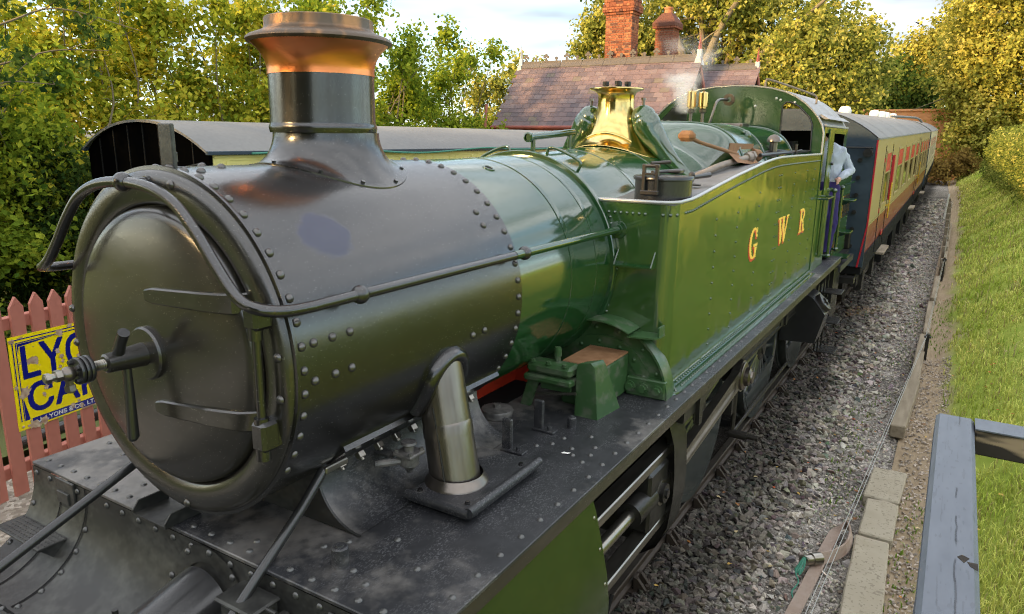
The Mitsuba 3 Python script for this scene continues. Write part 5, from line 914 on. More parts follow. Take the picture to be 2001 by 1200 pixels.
# ------------------------------------------------------------------ coaches behind the locomotive
def coach(name, label, y0, y1, xside, rot, windows, cols, end):
    K = thing(name, label, 'railway coach', 'passenger coaches behind the locomotive' if False else None)
    piv = np.array((0.0, y0, 0)); ca, sa = math.cos(rot), math.sin(rot); g0 = float(gz(y0)); off = float(xc(y0))
    def place(m):
        v = m.vertices.copy(); d = v[:, 1]-y0
        v[:, 2] += g0+0.0175*d if y0 < 90 else 0
        x = v[:, 0]*ca-d*sa+off; yv = v[:, 0]*sa+d*ca+y0
        v[:, 0], v[:, 1] = x, yv; return trimesh.Trimesh(v, m.faces, process=False)
    def a(n, m, mt, sm=30, par=K): return add(n, place(m), mt, sm, par)
    lowm, upm = cols
    a('floor', box(-xside+0.03, xside-0.03, y0+0.03, y1-0.03, 1.12, 1.40), 'matt_black', False)
    for s in (1, -1):
        wins = sorted(windows) if s > 0 else []
        sec = lambda z: s*(xside-0.10*max(0, (1.95-z)/0.75)**2)
        zs = np.linspace(1.22, 1.93, 8)
        a('lower_panel', grid(lambda u, v: (sec(v), u, v), np.linspace(y0, y1, 6), zs), lowm, 40)
        a('waist_line', grid(lambda u, v: (s*(xside+0.003), u, v), [y0, y1], [1.93, 1.965]), 'cream', False)
        uz = [(1.965, 2.07), (3.10, 3.34)]
        parts = [grid(lambda u, v: (s*xside, u, v), [y0, y1], z) for z in uz]
        ys_ = [y0]+[q for w in wins for q in (w[0], w[1])]+[y1]
        for i in range(0, len(ys_), 2): parts.append(grid(lambda u, v: (s*xside, u, v), [ys_[i], ys_[i+1]], (2.07, 3.10)))
        UPK = a('upper_panel', cat(*parts), upm, False)
        for w0, w1, kind in wins:
            fr = sbox(w0, 2.07, w1, 3.10).difference(sbox(w0+0.05, 2.12, w1-0.05, 3.05))
            W = a('window', prism(fr, 0.03, 'x', xside-0.018), upm, False, K)
            a('ventilator', cat(box(xside-0.012, xside+0.004, w0+0.05, w1-0.05, 2.70, 3.05)), 'coach_red', False, W)
            a('pane', grid(lambda u, v: (xside-0.004, u, v), [w0+0.05, w1-0.05], [2.12, 2.70]), 'glass', False, W)
            a('transom', box(xside-0.016, xside+0.010, w0+0.05, w1-0.05, 2.685, 2.712), upm, False, W)
    arcz = [(xside*math.sin(t)*1.0, 3.34+0.46*(math.cos(t)-0)*1.0) for t in np.linspace(-math.pi/2, math.pi/2, 25)]
    arcz = [(x*1.01, 3.34+0.48*max(0, (1-(abs(x)/xside)**2.6))) for x, z in arcz]
    a('roof', grid(lambda u, v: (arcz[v][0], u, arcz[v][1]), np.linspace(y0, y1, 12), range(25)), 'roof_felt', 40)
    a('gutter', cat(*[box(s*xside-0.012, s*xside+0.022, y0, y1, 3.325, 3.352) for s in (1, -1)]), 'roof_felt', False)
    for k in range(5): a('roof_band', grid(lambda u, v: (arcz[v][0]*1.003, u, arcz[v][1]+0.008), [y0+1.5+k*3.6, y0+1.56+k*3.6], range(25)), 'roof_felt', 40)
    endp = Polygon([(xside, 1.25), (xside, 3.34)]+[(x/1.01, z) for x, z in arcz[::-1]]+[(-xside, 3.34), (-xside, 1.25)])
    a('end_wall', cat(prism(endp.buffer(-0.005), 0.03, 'y', y0)), end, False); a('end_wall', prism(endp.buffer(-0.005), 0.03, 'y', y1-0.03), end, False)
    a('interior', cat(box(-0.2, -0.15, y0+0.1, y1-0.1, 1.4, 3.3), *[box(0.2, 1.1, q, q+0.12, 1.4, 2.5) for q in np.arange(y0+1, y1, 1.9)]), 'interior', False)
    a('underframe', cat(box(xside-0.25, xside-0.12, y0+0.2, y1-0.2, 0.98, 1.24), *[box(0.7, xside-0.1, q, q+1.2, 0.55, 1.0) for q in np.arange(y0+5, y1-5, 2.6)]), 'matt_black', False)
    for q in (y0+2.6, y1-4.4):
        BG = a('bogie', cat(box(1.0, 1.1, q-0.3, q+2.9, 0.45, 0.75), box(1.02, 1.16, q+0.15, q+0.55, 0.3, 0.7), box(1.02, 1.16, q+2.05, q+2.45, 0.3, 0.7)), 'dark_metal', False)
        for dy in (0.35, 2.25):
            for s in (1, -1): a('wheel', rev([(1e-4, -0.06), (0.46, -0.06), (0.46, 0.06), (1e-4, 0.06)], (s*0.78, q+dy, 0.46), 'x', 32), 'dark_metal', 40, BG)
    return K, a
wl = [(13.35, 14.35, 'door'), (16.15, 17.55, 'w'), (18.35, 19.75, 'w'), (20.5, 21.9, 'w'), (22.65, 23.9, 'w'), (25.4, 26.4, 'w'), (26.95, 28.0, 'w'), (28.55, 29.6, 'w'), (30.1, 31.0, 'w')]
K, a = coach('railway_coach', 'carmine and cream coach coupled directly behind the locomotive bunker', 11.50, 31.2, 1.39, 0.0, wl, ('carmine', 'cream'), 'coach_end_blue')
labels[K]['group'] = None; del labels[K]['group']
for y0, y1 in ((13.1, 14.6), (24.1, 25.1)):
    D = a('door', cat(box(1.388, 1.398, y0, y0+0.02, 1.28, 3.2), box(1.388, 1.398, y1-0.02, y1, 1.28, 3.2)), 'matt_black', False, K)
    a('door_handle', cat(box(1.39, 1.43, y1-0.16, y1-0.04, 2.0, 2.04), tube([(1.43, y1+0.08, 1.75), (1.44, y1+0.08, 2.45)], 0.014, 6)), 'brass', False, D)
    a('hinge_patch', box(1.36, 1.375, y1-0.1, y1+0.25, 1.42, 1.50), 'coach_red', False, D)
    for k in range(2): a('hinge', cat(box(1.388, 1.402, y0-0.03, y0+0.05, 2.0+0.9*k, 2.08+0.9*k)), 'coach_red', False, D)
a('open_droplight', box(1.385, 1.43, 14.75, 14.98, 2.10, 2.98), 'coach_red', False, K)
a('red_end_edge', cat(box(1.372, 1.394, 11.485, 11.55, 1.95, 3.32), prism(Polygon([(1.285, 1.25), (1.315, 1.25), (1.394, 1.95), (1.372, 1.95)]), 0.065, 'y', 11.485)), 'coach_red', False, K)
a('gangway', cat(box(-0.55, -0.47, 11.20, 11.50, 1.3, 3.4), box(0.47, 0.55, 11.20, 11.50, 1.3, 3.4), box(-0.55, 0.55, 11.20, 11.50, 3.35, 3.45), box(-0.47, 0.47, 11.45, 11.495, 1.3, 3.35)), 'matt_black', False, K)
a('end_rail', tube([(0.6, 11.43, 3.20), (1.34, 11.43, 3.20)], 0.015, 8), 'dark_metal', False, K)
for z in np.arange(1.6, 3.1, 0.28): a('step_boss', cyl((1.16, 11.45, z), (1.16, 11.505, z), 0.035, 10), 'dark_metal', False, K)
a('lamp_bracket', box(1.02, 1.16, 11.39, 11.505, 1.55, 1.85, 0.02), 'dark_metal', False, K); a('tail_lamp', cyl((1.27, 11.35, 3.12), (1.27, 11.51, 3.12), 0.07, 14), 'dark_metal', False, K); a('buffer_beam', box(0.5, 1.3, 11.25, 11.50, 1.0, 1.1), 'dark_metal', False, K)
a('roof_vent', moved(rev([(1e-4, 0), (0.13, 0), (0.14, 0.08), (0.10, 0.16), (1e-4, 0.18)], n=16), (0.15, 12.7, 3.82)), 'white_paint', 40, K)
vent0 = (0.15, 12.7, 3.82)
for y in (16.8, 21.5, 23.5, 24.8, 27.5): a('roof_vent', moved(rev([(1e-4, 0), (0.13, 0), (0.14, 0.08), (0.10, 0.16), (1e-4, 0.18)], n=16), (0.15 if y < 20 else 0.3, y, 3.80)), 'white_paint', 40, K)
a('roof_pipe', tube(smooth_path([(0.3, 26.5, 3.86), (0.5, 27.5, 3.86), (0.9, 30.0, 3.84), (1.05, 31.0, 3.70)], 5), 0.04, 8), 'roof_felt', 40, K)
for y in (14.6, 23.8, 29.8): a('foot_board', box(1.25, 1.50, y-0.55, y+0.55, 1.10, 1.14), 'old_wood', False, K)
for y in (14.6, 23.8, 29.8): a('step_hanger', box(1.28, 1.32, y-0.4, y-0.36, 0.9, 1.2), 'dark_metal', False, K)
K2, a2 = coach('railway_coach', 'pale cream coach at the far end of the train', 32.4, 49.0, 1.38, 0.016, [(34+2.4*i, 35.2+2.4*i, 'w') for i in range(5)], ('van_cream', 'van_cream'), 'coach_end_blue')

# ------------------------------------------------------------------ stored carriage on the left
VN = thing('stored_carriage', 'cream panelled carriage with grey arched roof and black end on the left siding', 'railway carriage')
XL, XR, Y0, Y1 = -8.30, -5.57, 4.3, 17.6; xm = (XL+XR)/2; hw = (XR-XL)/2
ra = [(xm+hw*1.04*t, 3.075+0.40*(1-abs(t)**2.2)) for t in np.linspace(-1, 1, 31)]
add('roof', cat(grid(lambda u, v: (ra[v][0], u, ra[v][1]), np.linspace(Y0-0.06, Y1+0.06, 8), range(31)), grid(lambda u, v: (ra[v][0], [Y0-0.06, Y0-0.06][u], ra[v][1]-0.035*u), [0, 1], range(31))), 'roof_felt', 40, VN)
add_each('gutter', [box(XR+0.02, XR+0.075, Y0-0.06, Y1, 3.035, 3.085, 0.005), box(XL-0.075, XL-0.02, Y0-0.06, Y1, 3.035, 3.085)], 'coach_end_blue', False, VN)
add_each('body_side', [box(XR-0.05, XR, Y0+0.06, Y1, 0.95, 3.05), box(XL, XL+0.05, Y0+0.06, Y1, 0.95, 3.05), box(XL+0.05, XR-0.05, Y1-0.05, Y1, 0.95, 3.05)], 'lemon', False, VN)
def rrect(x0, y0, x1, y1, r): return sbox(x0+r, y0+r, x1-r, y1-r).buffer(r, 6)
q = Y0+0.25
while q < Y1-1.0:
    w = 0.95 if int(q*3) % 2 else 0.55
    add('panel_moulding', prism(rrect(q, 2.80, q+w, 2.985, 0.06).difference(rrect(q+0.022, 2.822, q+w-0.022, 2.963, 0.045)), 0.012, 'x', XR), 'lemon', False, VN)
    q += w+0.16
add('cornice', box(XR, XR+0.018, Y0+0.06, Y1, 3.0, 3.03), 'lemon', False, VN)
endp = Polygon([(XR, 0.95), (XR, 3.05)]+[(x, z-0.02) for x, z in ra[::-1][2:-2]]+[(XL, 3.05), (XL, 0.95)])
EW = add('end_wall', prism(endp, 0.05, 'y', Y0), 'pitch_black', False, VN)
for i in range(7):
    x = XL+0.32+0.35*i; add('plank_strip', box(x, x+0.02, Y0-0.012, Y0, 0.98, 3.06+0.36*(1-abs((x-xm)/hw)**2.2)), 'matt_black', False, EW)
add('end_rail', tube([(xm+0.35, Y0-0.03, 2.78), (XR-0.06, Y0-0.03, 2.93)], 0.02, 8), 'gloss_black', 40, EW)
add('underframe', cat(box(XL+0.2, XR-0.2, Y0+0.2, Y1-0.2, 0.55, 0.95)), 'matt_black', False, VN)
for y in (Y0+2, Y1-2): add_each('wheel', [rev([(1e-4, -0.05), (0.46, -0.05), (0.46, 0.05), (1e-4, 0.05)], (xm+s*0.75, y, 0.48), 'x', 28) for s in (1, -1)], 'dark_metal', 40, VN)
cb = smooth_path([(XR+0.09, 4.9, 3.05), (XR+0.10, 5.6, 3.065), (XR+0.10, 6.4, 3.09), (XR+0.03, 6.6, 3.13), (XR+0.10, 7.2, 3.07), (XR+0.1, 8.6, 3.02), (XR+0.1, 10.5, 3.09), (XR+0.1, 12.0, 3.05), (XR+0.08, 15, 3.09)], 8)
tag(add('green_cable', tube(cb, 0.016, 6), 'cord_green', 50), 'green cable draped along the gutter of the stored carriage', 'cable')

# ------------------------------------------------------------------ fence and enamel sign
TH = math.radians(11.8); FP0 = np.array([-2.55, 0.56]); FD = np.array([-math.sin(TH), math.cos(TH)]); FN = np.array([FD[1], -FD[0]])
FM = np.eye(4); FM[:3, 0] = [FD[0], FD[1], 0]; FM[:3, 1] = [-FN[0], -FN[1], 0]; FM[:3, 2] = [0, 0, 1]; FM[:2, 3] = FP0
FT = T(FM)
PF = thing('picket_fence', 'salmon pink pointed picket fence standing on the platform behind the sign', 'fence')
pk = mikit.ply(cat(prism(Polygon([(-0.045, 0), (0.045, 0), (0.045, 1.26), (0, 1.33), (-0.045, 1.26)]), 0.022, 'y', -0.011)), 'fence_paint', smooth=False)
rq = np.random.default_rng(4)
for i in range(-7, 16): put('picket', pk, PF, FT @ T().translate([0.002+0.139*i+rq.normal(0, 0.002), rq.normal(0, 0.002), 0.935+rq.normal(0, 0.006)]) @ T().rotate([0, 1, 0], float(rq.normal(0, 0.5))))
for z in (2.09, 1.10):
    k = add('fence_rail', box(-1.1, 2.15, 0.012, 0.075, z-0.04, z+0.04, 0.004), 'fence_paint', False, PF); scene[k]['to_world'] = FT
for x in (-0.62, 1.2):
    k = add('fence_post', box(x-0.05, x+0.05, 0.075, 0.17, 0.90, 2.15), 'fence_paint', False, PF); scene[k]['to_world'] = FT
SG = thing('enamel_sign', 'rust-chipped yellow enamel sign with blue lettering fixed to the picket fence', 'sign')
def sg(n, m, mt, par=SG):
    k = add(n, m, mt, False, par); scene[k]['to_world'] = FT @ T().translate([-0.10, -0.014, 1.368]) @ T().rotate([0, 1, 0], 1.2); return k
WS, HS = 1.16, 0.64
def tmap(tx, h, x, z, wx, y=-0.0042, bold=True):
    m = meshkit.text_mesh(tx, h, 0.0012, bold); v = m.vertices; sx = wx/(v[:, 0].max()-v[:, 0].min())
    return trimesh.Trimesh(np.stack([(v[:, 0]-v[:, 0].min())*sx+x, y-v[:, 2], v[:, 1]+z], 1), m.faces[:, ::-1], process=False)
edge_n = lambda t: 0.006*(meshkit.noise(np.array([[t*37.0, 1.5, 2.5]]))[0]-0.5)
out = [(x, edge_n(x)) for x in np.linspace(0, WS, 40)]+[(WS+edge_n(z+3), z) for z in np.linspace(0.01, HS, 24)]+[(x, HS+edge_n(x+7)) for x in np.linspace(WS, 0, 40)]+[(edge_n(z+9), z) for z in np.linspace(HS, 0.01, 24)]
sg('sheet', prism(Polygon(out).buffer(0), 0.003, 'y', -0.0035), 'enamel_yellow')
sg('lettering', tmap("LYONS'", 0.215, 0.072, 0.345, 0.93), 'enamel_blue')
sg('lettering', tmap('CAKES', 0.190, 0.085, 0.105, 0.90), 'enamel_blue')
fr = lambda d, w, zt: sbox(d, 0.06, WS-d, HS-d).difference(sbox(d+w, 0.06-w, WS-d-w, HS-d-w))
sg('border_line', cat(prism(fr(0.022, 0.007, 0), 0.001, 'y', -0.0048), prism(fr(0.044, 0.006, 0), 0.001, 'y', -0.0048), prism(Polygon([(0.053, 0.06), (0.085, 0.06), (0.058, 0.20), (0.053, 0.20)]), 0.001, 'y', -0.0051), prism(Polygon([(0.053, HS-0.053), (0.058, HS-0.12), (0.064, HS-0.072), (0.30, HS-0.055), (0.36, HS-0.053)]), 0.001, 'y', -0.0051)), 'enamel_blue')
sg('bottom_strip', prism(sbox(0.10, 0.012, WS-0.03, 0.062), 0.001, 'y', -0.0048), 'enamel_blue')
sg('lettering', tmap('J. LYONS & CO. LTD. CADBY HALL', 0.028, 0.135, 0.023, 0.80, -0.0050), 'enamel_white')
def blot(cx, cz, r, seed):
    rr_ = np.random.default_rng(seed); t = np.linspace(0, 2*np.pi, 18)[:-1]
    return Polygon([(cx+f_*math.cos(q), cz+f_*math.sin(q)) for q in t for f_ in [r*rr_.uniform(0.5, 1.2)]]).buffer(0)
bl = [(0.075, 0.255, 0.040, 1), (0.05, 0.235, 0.028, 2), (0.33, 0.475, 0.022, 3), (0.355, 0.43, 0.018, 4), (0.36, 0.395, 0.015, 5), (0.17, 0.44, 0.020, 6), (0.49, 0.40, 0.020, 7), (0.22, 0.245, 0.022, 8), (0.20, 0.20, 0.016, 9), (0.36, 0.60, 0.028, 10), (0.51, 0.62, 0.03, 11), (0.44, 0.63, 0.02, 12), (0.10, 0.02, 0.035, 13), (0.18, 0.018, 0.030, 14), (0.14, 0.005, 0.02, 15), (0.45, 0.075, 0.014, 16), (0.40, 0.055, 0.022, 17), (0.47, 0.035, 0.018, 18), (0.34, 0.36, 0.014, 19), (0.02, 0.61, 0.02, 20), (0.015, 0.3, 0.014, 21)]
for g_ in getattr(unary_union([blot(*b) for b in bl]), 'geoms', []): sg('rust_patch', prism(g_, 0.0006, 'y', -0.0066), 'sign_rust')
sg('fixing_screw', cat(*[moved(dome(0.009, 0.005, 10, 3), (x, -0.0066, z), (0, -1, 0)) for x, z in ((0.03, 0.615), (0.03, 0.025), (1.13, 0.3))]), 'sign_rust')
pp = smooth_path([(-3.35, 0.8, 0.95), (-3.2, 1.2, 1.05), (-3.0, 1.7, 1.15), (-2.9, 2.4, 1.25)], 5)
tag(add('black_pipe', tube(pp, 0.05, 10), 'gloss_black', 40), 'black plastic pipe lying behind the picket fence', 'pipe')

# ------------------------------------------------------------------ station building
BL = thing('station_building', 'station building with purple slate roof, ridge cresting and flint walls beyond the stored carriage', 'building')
def roof(xl, xr, ye, yr, ze, zr, rows, nx, parent, gable_l=True, seed=1, lim=300):
    d = np.array([0, yr-ye, zr-ze]); sl = np.linalg.norm(d); dn = d/sl; nrm = np.array([0, -dn[2], dn[1]])
    RF = add('roof', cat(trimesh.Trimesh([(xl, ye, ze), (xr, ye, ze), (xr, yr, zr), (xl, yr, zr)], [[0, 1, 2], [0, 2, 3]], process=False), trimesh.Trimesh([(xl, 2*yr-ye, ze), (xr, 2*yr-ye, ze), (xr, yr, zr), (xl, yr, zr)], [[0, 2, 1], [0, 3, 2]], process=False)), 'slate_0', False, parent)
    h = sl/rows; w = (xr-xl)/nx; rg = np.random.default_rng(seed); rest = []; n = 0
    shp = [mikit.ply(trimesh.creation.box(bounds=[[-w*0.488, -0.02, 0], [w*0.488, h*1.12, 0.012]]), f'slate_{k}', smooth=False) for k in range(5)]
    for r in range(rows):
        for i in range(nx+1):
            x = xl+w*(i+(0.5 if r % 2 else 0)); 
            if x+w*0.49 < xl or x-w*0.49 > xr+w*0.3: continue
            x = min(max(x, xl+0.1*w), xr-0.1*w); p_ = np.array([x, ye, ze])+dn*(h*r-0.02+rg.normal(0, 0.006))+nrm*0.010
            M = np.eye(4); M[:3, 0], M[:3, 1], M[:3, 2], M[:3, 3] = [1, 0, 0], dn, nrm, p_
            t = T(M) @ T().rotate([1, 0, 0], -2.2+float(rg.normal(0, 0.35))) @ T().rotate([0, 0, 1], float(rg.normal(0, 0.5)))
            if n < lim: put('slate', shp[rg.choice(5, p=[0.34, 0.28, 0.2, 0.13, 0.05])], RF, t); n += 1
            else:
                m = trimesh.creation.box(bounds=[[-w*0.488, -0.02, 0], [w*0.488, h*1.12, 0.012]]); m.apply_transform(np.array(t.matrix)); rest.append(m)
    if rest: k = add('slate_course', cat(*rest), 'slate_1', False, RF); tag(k, kind='stuff')
    # ridge, cresting
    nt = int((xr-xl)/0.72); wt = (xr-xl)/nt
    rt = mikit.ply(cat(prism(Polygon([(-0.13, -0.12), (0, 0.03), (0.13, -0.12), (0.13, -0.15), (0.0, 0.0), (-0.13, -0.15)]), wt-0.012, 'x', 0), box(0.01, wt-0.02, -0.012, 0.012, 0.0, 0.085)), 'ridge_tile', smooth=False)
    fl = affinity.scale(unary_union([sbox(-0.02, 0.06, 0.02, 0.15), Point(0, 0.20).buffer(0.035, 4), Point(-0.045, 0.165).buffer(0.03, 4), Point(0.045, 0.165).buffer(0.03, 4), sbox(-0.05, 0.09, 0.05, 0.105)]), 1.5, 1.45, origin=(0, 0.06))
    f2 = affinity.scale(unary_union([sbox(-0.02, 0.06, 0.02, 0.12), Point(0, 0.13).buffer(0.035, 5)]), 1.5, 1.45, origin=(0, 0.06))
    cr1 = mikit.ply(prism(fl, 0.025, 'y', -0.0125), 'ridge_tile', smooth=False); cr2 = mikit.ply(prism(f2, 0.025, 'y', -0.0125), 'ridge_tile', smooth=False)
    for i in range(nt):
        put('ridge_tile', rt, RF, T().translate([xl+wt*i, yr, zr+0.04]))
        put('cresting', cr1, RF, T().translate([xl+wt*(i+0.25), yr, zr+0.04])); put('cresting', cr2, RF, T().translate([xl+wt*(i+0.75), yr, zr+0.04]))
    return RF, nrm
RF, nrm = roof(-10.9, -4.62, 19.25, 20.9, 3.68, 5.70, 14, 21, BL)
for x, y, z, m in ((-10.9, 20.9, 5.70, 'lead'), (-4.62, 20.9, 5.74, 'barge_red')):
    FI = add('finial', cat(rev([(0.075, 0.20), (0.05, 0.24), (0.055, 0.27), (0.03, 0.45), (1e-4, 0.72)], (x, y, z), 'z', 4)), m, False, BL)
    add('finial_base', cat(box(x-0.07, x+0.07, y-0.06, y+0.06, z-0.18, z+0.21, 0.01), prism(Polygon([(x-0.05, z), (x+0.05, z), (x+0.12, z-0.25), (x-0.12, z-0.25)]), 0.3, 'y', y-0.15)), 'lead', False, FI)
for x in (-4.60, -10.93):
    add('barge_board', cat(prism(Polygon([(19.15, 3.52), (20.9, 5.66), (22.65, 3.52), (22.65, 3.36), (20.9, 5.44), (19.15, 3.36)]), 0.05, 'x', x-0.02)), 'barge_red', False, BL)
add('gutter', cat(tube([(-11.0, 19.14, 3.60), (-4.5, 19.14, 3.62)], 0.06, 10), box(-10.95, -4.55, 19.16, 19.3, 3.50, 3.62)), 'barge_red', False, BL)
add('down_pipe', cyl((-10.5, 19.0, 0.2), (-10.5, 19.0, 3.62), 0.055, 10), 'fence_paint', 40, BL); add('vent_pipe', cyl((-11.1, 18.6, 0.2), (-11.02, 18.9, 4.35), 0.05, 10), 'fence_paint', 40, BL)
WLL = add('wall', cat(box(-10.7, -4.75, 19.45, 22.3, 0, 3.6), prism(Polygon([(19.45, 3.6), (20.9, 5.4), (22.3, 3.6)]), 5.9, 'x', -10.68)), 'flint', False, BL)
add_each('brick_quoin', [box(-10.72, -10.42, 19.43, 19.6, 0, 3.55), box(-5.05, -4.73, 19.43, 19.6, 0, 3.55)], 'brick_1', False, WLL)
RF2, _ = roof(-6.6, -3.75, 22.95, 24.5, 4.0, 5.72, 12, 10, BL, seed=5, lim=120)
FI = add('finial', rev([(0.075, 0.20), (0.05, 0.24), (0.055, 0.27), (0.03, 0.45), (1e-4, 0.70)], (-3.75, 24.5, 5.66), 'z', 4), 'barge_red', False, BL)
add('finial_base', cat(box(-3.82, -3.68, 24.44, 24.56, 5.5, 5.87, 0.01)), 'lead', False, FI)
add('barge_board', prism(Polygon([(22.85, 3.84), (24.5, 5.70), (26.15, 3.84), (26.15, 3.64), (24.5, 5.46), (22.85, 3.64)]), 0.05, 'x', -3.77), 'barge_red', False, BL)
add('wing_wall', cat(box(-6.5, -3.95, 23.1, 25.9, 0, 4.0), prism(Polygon([(23.1, 4.0), (24.5, 5.5), (25.9, 4.0)]), 2.5, 'x', -6.45)), 'flint', False, BL)
def chimney(x0, x1, y0, y1, z0, z1, caps, bw, lim, seed):
    z0 = z0-0.45
    C = add('chimney_stack', box(x0+0.012, x1-0.012, y0+0.012, y1-0.012, z0, z1), 'mortar', False, BL)
    rg = np.random.default_rng(seed); hh = 0.078; z = z0+0.02; r = 0; extra = []
    while z < z1-0.01:
        grow = max([0]+[g for (a_, b_, g) in caps if a_ <= z < b_])
        for face, (u0, u1) in ((0, (x0-grow, x1+grow)), (1, (y0-grow, y1+grow))):
            u = u0; first = True
            while u < u1-0.02:
                ln = bw if (r % 2 == 0) else bw*0.5
                if first and r % 2 == 0: ln = bw*0.75
                first = False; e = min(u+ln-0.012, u1)
                if e-u > 0.03:
                    j = rg.normal(0, 0.003)
                    if face == 0: b = (u, e, y0-grow-0.004+j, y0+0.03-grow, z, z+hh-0.013)
                    else: b = (x1+grow-0.03, x1+grow+0.004+j, u, e, z, z+hh-0.013)
                    m = box(*b); kk = rg.choice(4, p=[0.4, 0.3, 0.18, 0.12])
                    if lim > 0: add('brick', m, f'brick_{kk}', False, C); lim -= 1
                    else: extra.append(m)
                u += ln
        if grow > 0: extra.append(box(x0-grow+0.02, x1+grow-0.02, y0-grow+0.02, y1+grow-0.02, z, z+hh))
        z += hh; r += 1
    if extra: k = add('brickwork', cat(*extra), 'brick_1', False, C); tag(k, kind='stuff')
    return C
chimney(-7.80, -6.90, 20.98, 21.55, 5.85, 7.75, [(7.12, 7.20, 0.04), (7.20, 7.40, 0.09), (7.40, 7.8, 0.05)], 0.235, 290, 2)
C2 = chimney(-6.95, -6.32, 23.2, 23.8, 5.2, 7.02, [(6.88, 6.95, 0.04), (6.95, 7.05, 0.08)], 0.235, 120, 3)
add('chimney_cap', cat(trimesh.convex.convex_hull(np.array([(x, y, 7.02) for x in (-7.04, -6.23) for y in (23.1, 23.9)]+[(x, y, 7.13) for x in (-7.04, -6.23) for y in (23.1, 23.9)]+[(x, y, 7.46) for x in (-6.80, -6.46) for y in (23.33, 23.67)]))), 'brick_3', False, C2)
add('chimney_pot', rev([(0.15, 7.38), (0.135, 7.5), (0.13, 7.58), (0.15, 7.60), (0.15, 7.66), (0.10, 7.66), (0.1, 7.4)], (-6.63, 23.5, 0), 'z', 20), 'terracotta', 40, C2)
# far brick wall of the road bridge
FW_ = thing('brick_bridge', 'orange brick bridge wall closing the view beyond the last coach', 'bridge')
add('wall', box(-5.6, 2.6, 58, 58.6, 0.0, 5.40), 'far_brick', False, FW_)
add('coping', box(-5.7, 2.7, 57.9, 58.7, 5.40, 5.55), 'far_brick', False, FW_)
bd = np.array([-2.0, 70, 12.8])
tag(add('bird', trimesh.Trimesh(np.array([(0, 0, 0), (0.2, 0, 0.03), (-0.35, 0.1, 0.22), (0.4, -0.1, -0.2), (0.05, 0.06, -0.06), (0.1, -0.05, 0.08)])+bd, [[0, 1, 2], [0, 3, 1], [0, 4, 2], [1, 5, 3], [4, 1, 3], [5, 0, 2]], process=False), 'matt_black', False), 'small dark bird flying in the sky above the bridge', 'bird')
# ------------------------------------------------------------------ trees
def foliage(lobes, n, leaf, pal, seed, clump=0.35, per=22, shell=0.35, up=0.35, drop=None):
    """leaf quads in clumps spread through ellipsoid lobes (x, y, z, rx, ry, rz)"""
    r_ = np.random.default_rng(seed); lobes = np.asarray(lobes, float)
    wgt = (lobes[:, 3]*lobes[:, 4]*lobes[:, 5])**(2/3); k = r_.choice(len(lobes), n//per, p=wgt/wgt.sum())
    d = r_.normal(size=(len(k), 3)); d /= np.linalg.norm(d, axis=1, keepdims=True)
    rad = 1-shell*r_.random(len(k))**1.3*2.0; rad = np.clip(rad, 0.1, 1.05)
    cc = lobes[k, :3]+d*rad[:, None]*lobes[k, 3:6]
    cr = clump*r_.uniform(0.6, 1.35, len(k))
    q = r_.normal(size=(len(k), per, 3))*0.52
    pos = (cc[:, None]+q*cr[:, None, None]).reshape(-1, 3)
    out = np.repeat(d, per, 0); N = len(pos)
    nr = out*0.6+np.array([0, 0, up])+r_.normal(size=(N, 3))*0.65; nr /= np.linalg.norm(nr, axis=1, keepdims=True)
    t = np.cross(nr, r_.normal(size=(N, 3))); t /= np.linalg.norm(t, axis=1, keepdims=True); b = np.cross(nr, t)
    s = (leaf*r_.uniform(0.65, 1.3, N))[:, None]
    V = np.stack([pos-t*s*0.55, pos+b*s*0.40+nr*s*0.10, pos+t*s*0.6-nr*s*0.08, pos-b*s*0.40+nr*s*0.10], 1).reshape(-1, 3)
    F = (np.array([[0, 1, 2], [0, 2, 3]])[None]+4*np.arange(N)[:, None, None]).reshape(-1, 3)
    pal = np.asarray(pal, float); ct = np.repeat(r_.random(len(k)), per); h = np.clip(ct*0.75+0.25*r_.random(N)+r_.normal(0, 0.08, N), 0, 0.999)*(len(pal)-1)
    i = h.astype(int); fcol = pal[i]*(1-(h-i)[:, None])+pal[np.minimum(i+1, len(pal)-1)]*(h-i)[:, None]
    fcol = np.clip(fcol*r_.uniform(0.75, 1.2, (N, 1)), 0, 1)
    return trimesh.Trimesh(V, F, process=False), np.repeat(fcol, 4, 0)
def tree(name, label, base, lobes, n, leaf, pal, seed, trunk=0.18, group=None, cat_='tree', limbs=True, **k):
    t = thing(name, label, cat_, group)
    m, c = foliage(lobes, n, leaf, pal, seed, **k)
    add('crown', m, 'leaf', False, t, color=c)
    r_ = np.random.default_rng(seed+99); base = np.array(base, float); ms = []
    top = np.array(lobes)[:, :3].mean(0)
    fork = base+(top-base)*np.array([0.25, 0.25, 0.42])
    ms.append(tube(smooth_path([base-[0, 0, 0.3], base+(fork-base)*0.5+[0.05, 0, 0], fork], 4), np.linspace(trunk*1.25, trunk*0.85, 9), 9))
    if limbs:
        for lb in lobes:
            e = np.array(lb[:3])+np.array([0, 0, lb[5]*0.3]); mid = fork+(e-fork)*0.5+r_.normal(0, 0.08, 3)*np.linalg.norm(e-fork)
            p = smooth_path([fork-[0, 0, 0.1], mid, e], 5); ms.append(tube(p, np.linspace(trunk*0.6, trunk*0.10, len(p)), 7))
            for _ in range(4):
                a0 = p[int(len(p)*r_.uniform(0.4, 0.95))]; dv = r_.normal(size=3)*np.array(lb[3:6])*0.6
                ms.append(tube([a0, a0+dv*0.5+[0, 0, 0.05], a0+dv], [trunk*0.16, trunk*0.1, trunk*0.03], 5))
    add('trunk', cat(*ms), 'bark', 50, t); return t
YG = [(0.11, 0.17, 0.02), (0.25, 0.31, 0.03), (0.43, 0.46, 0.045), (0.62, 0.58, 0.065), (0.76, 0.56, 0.07)]
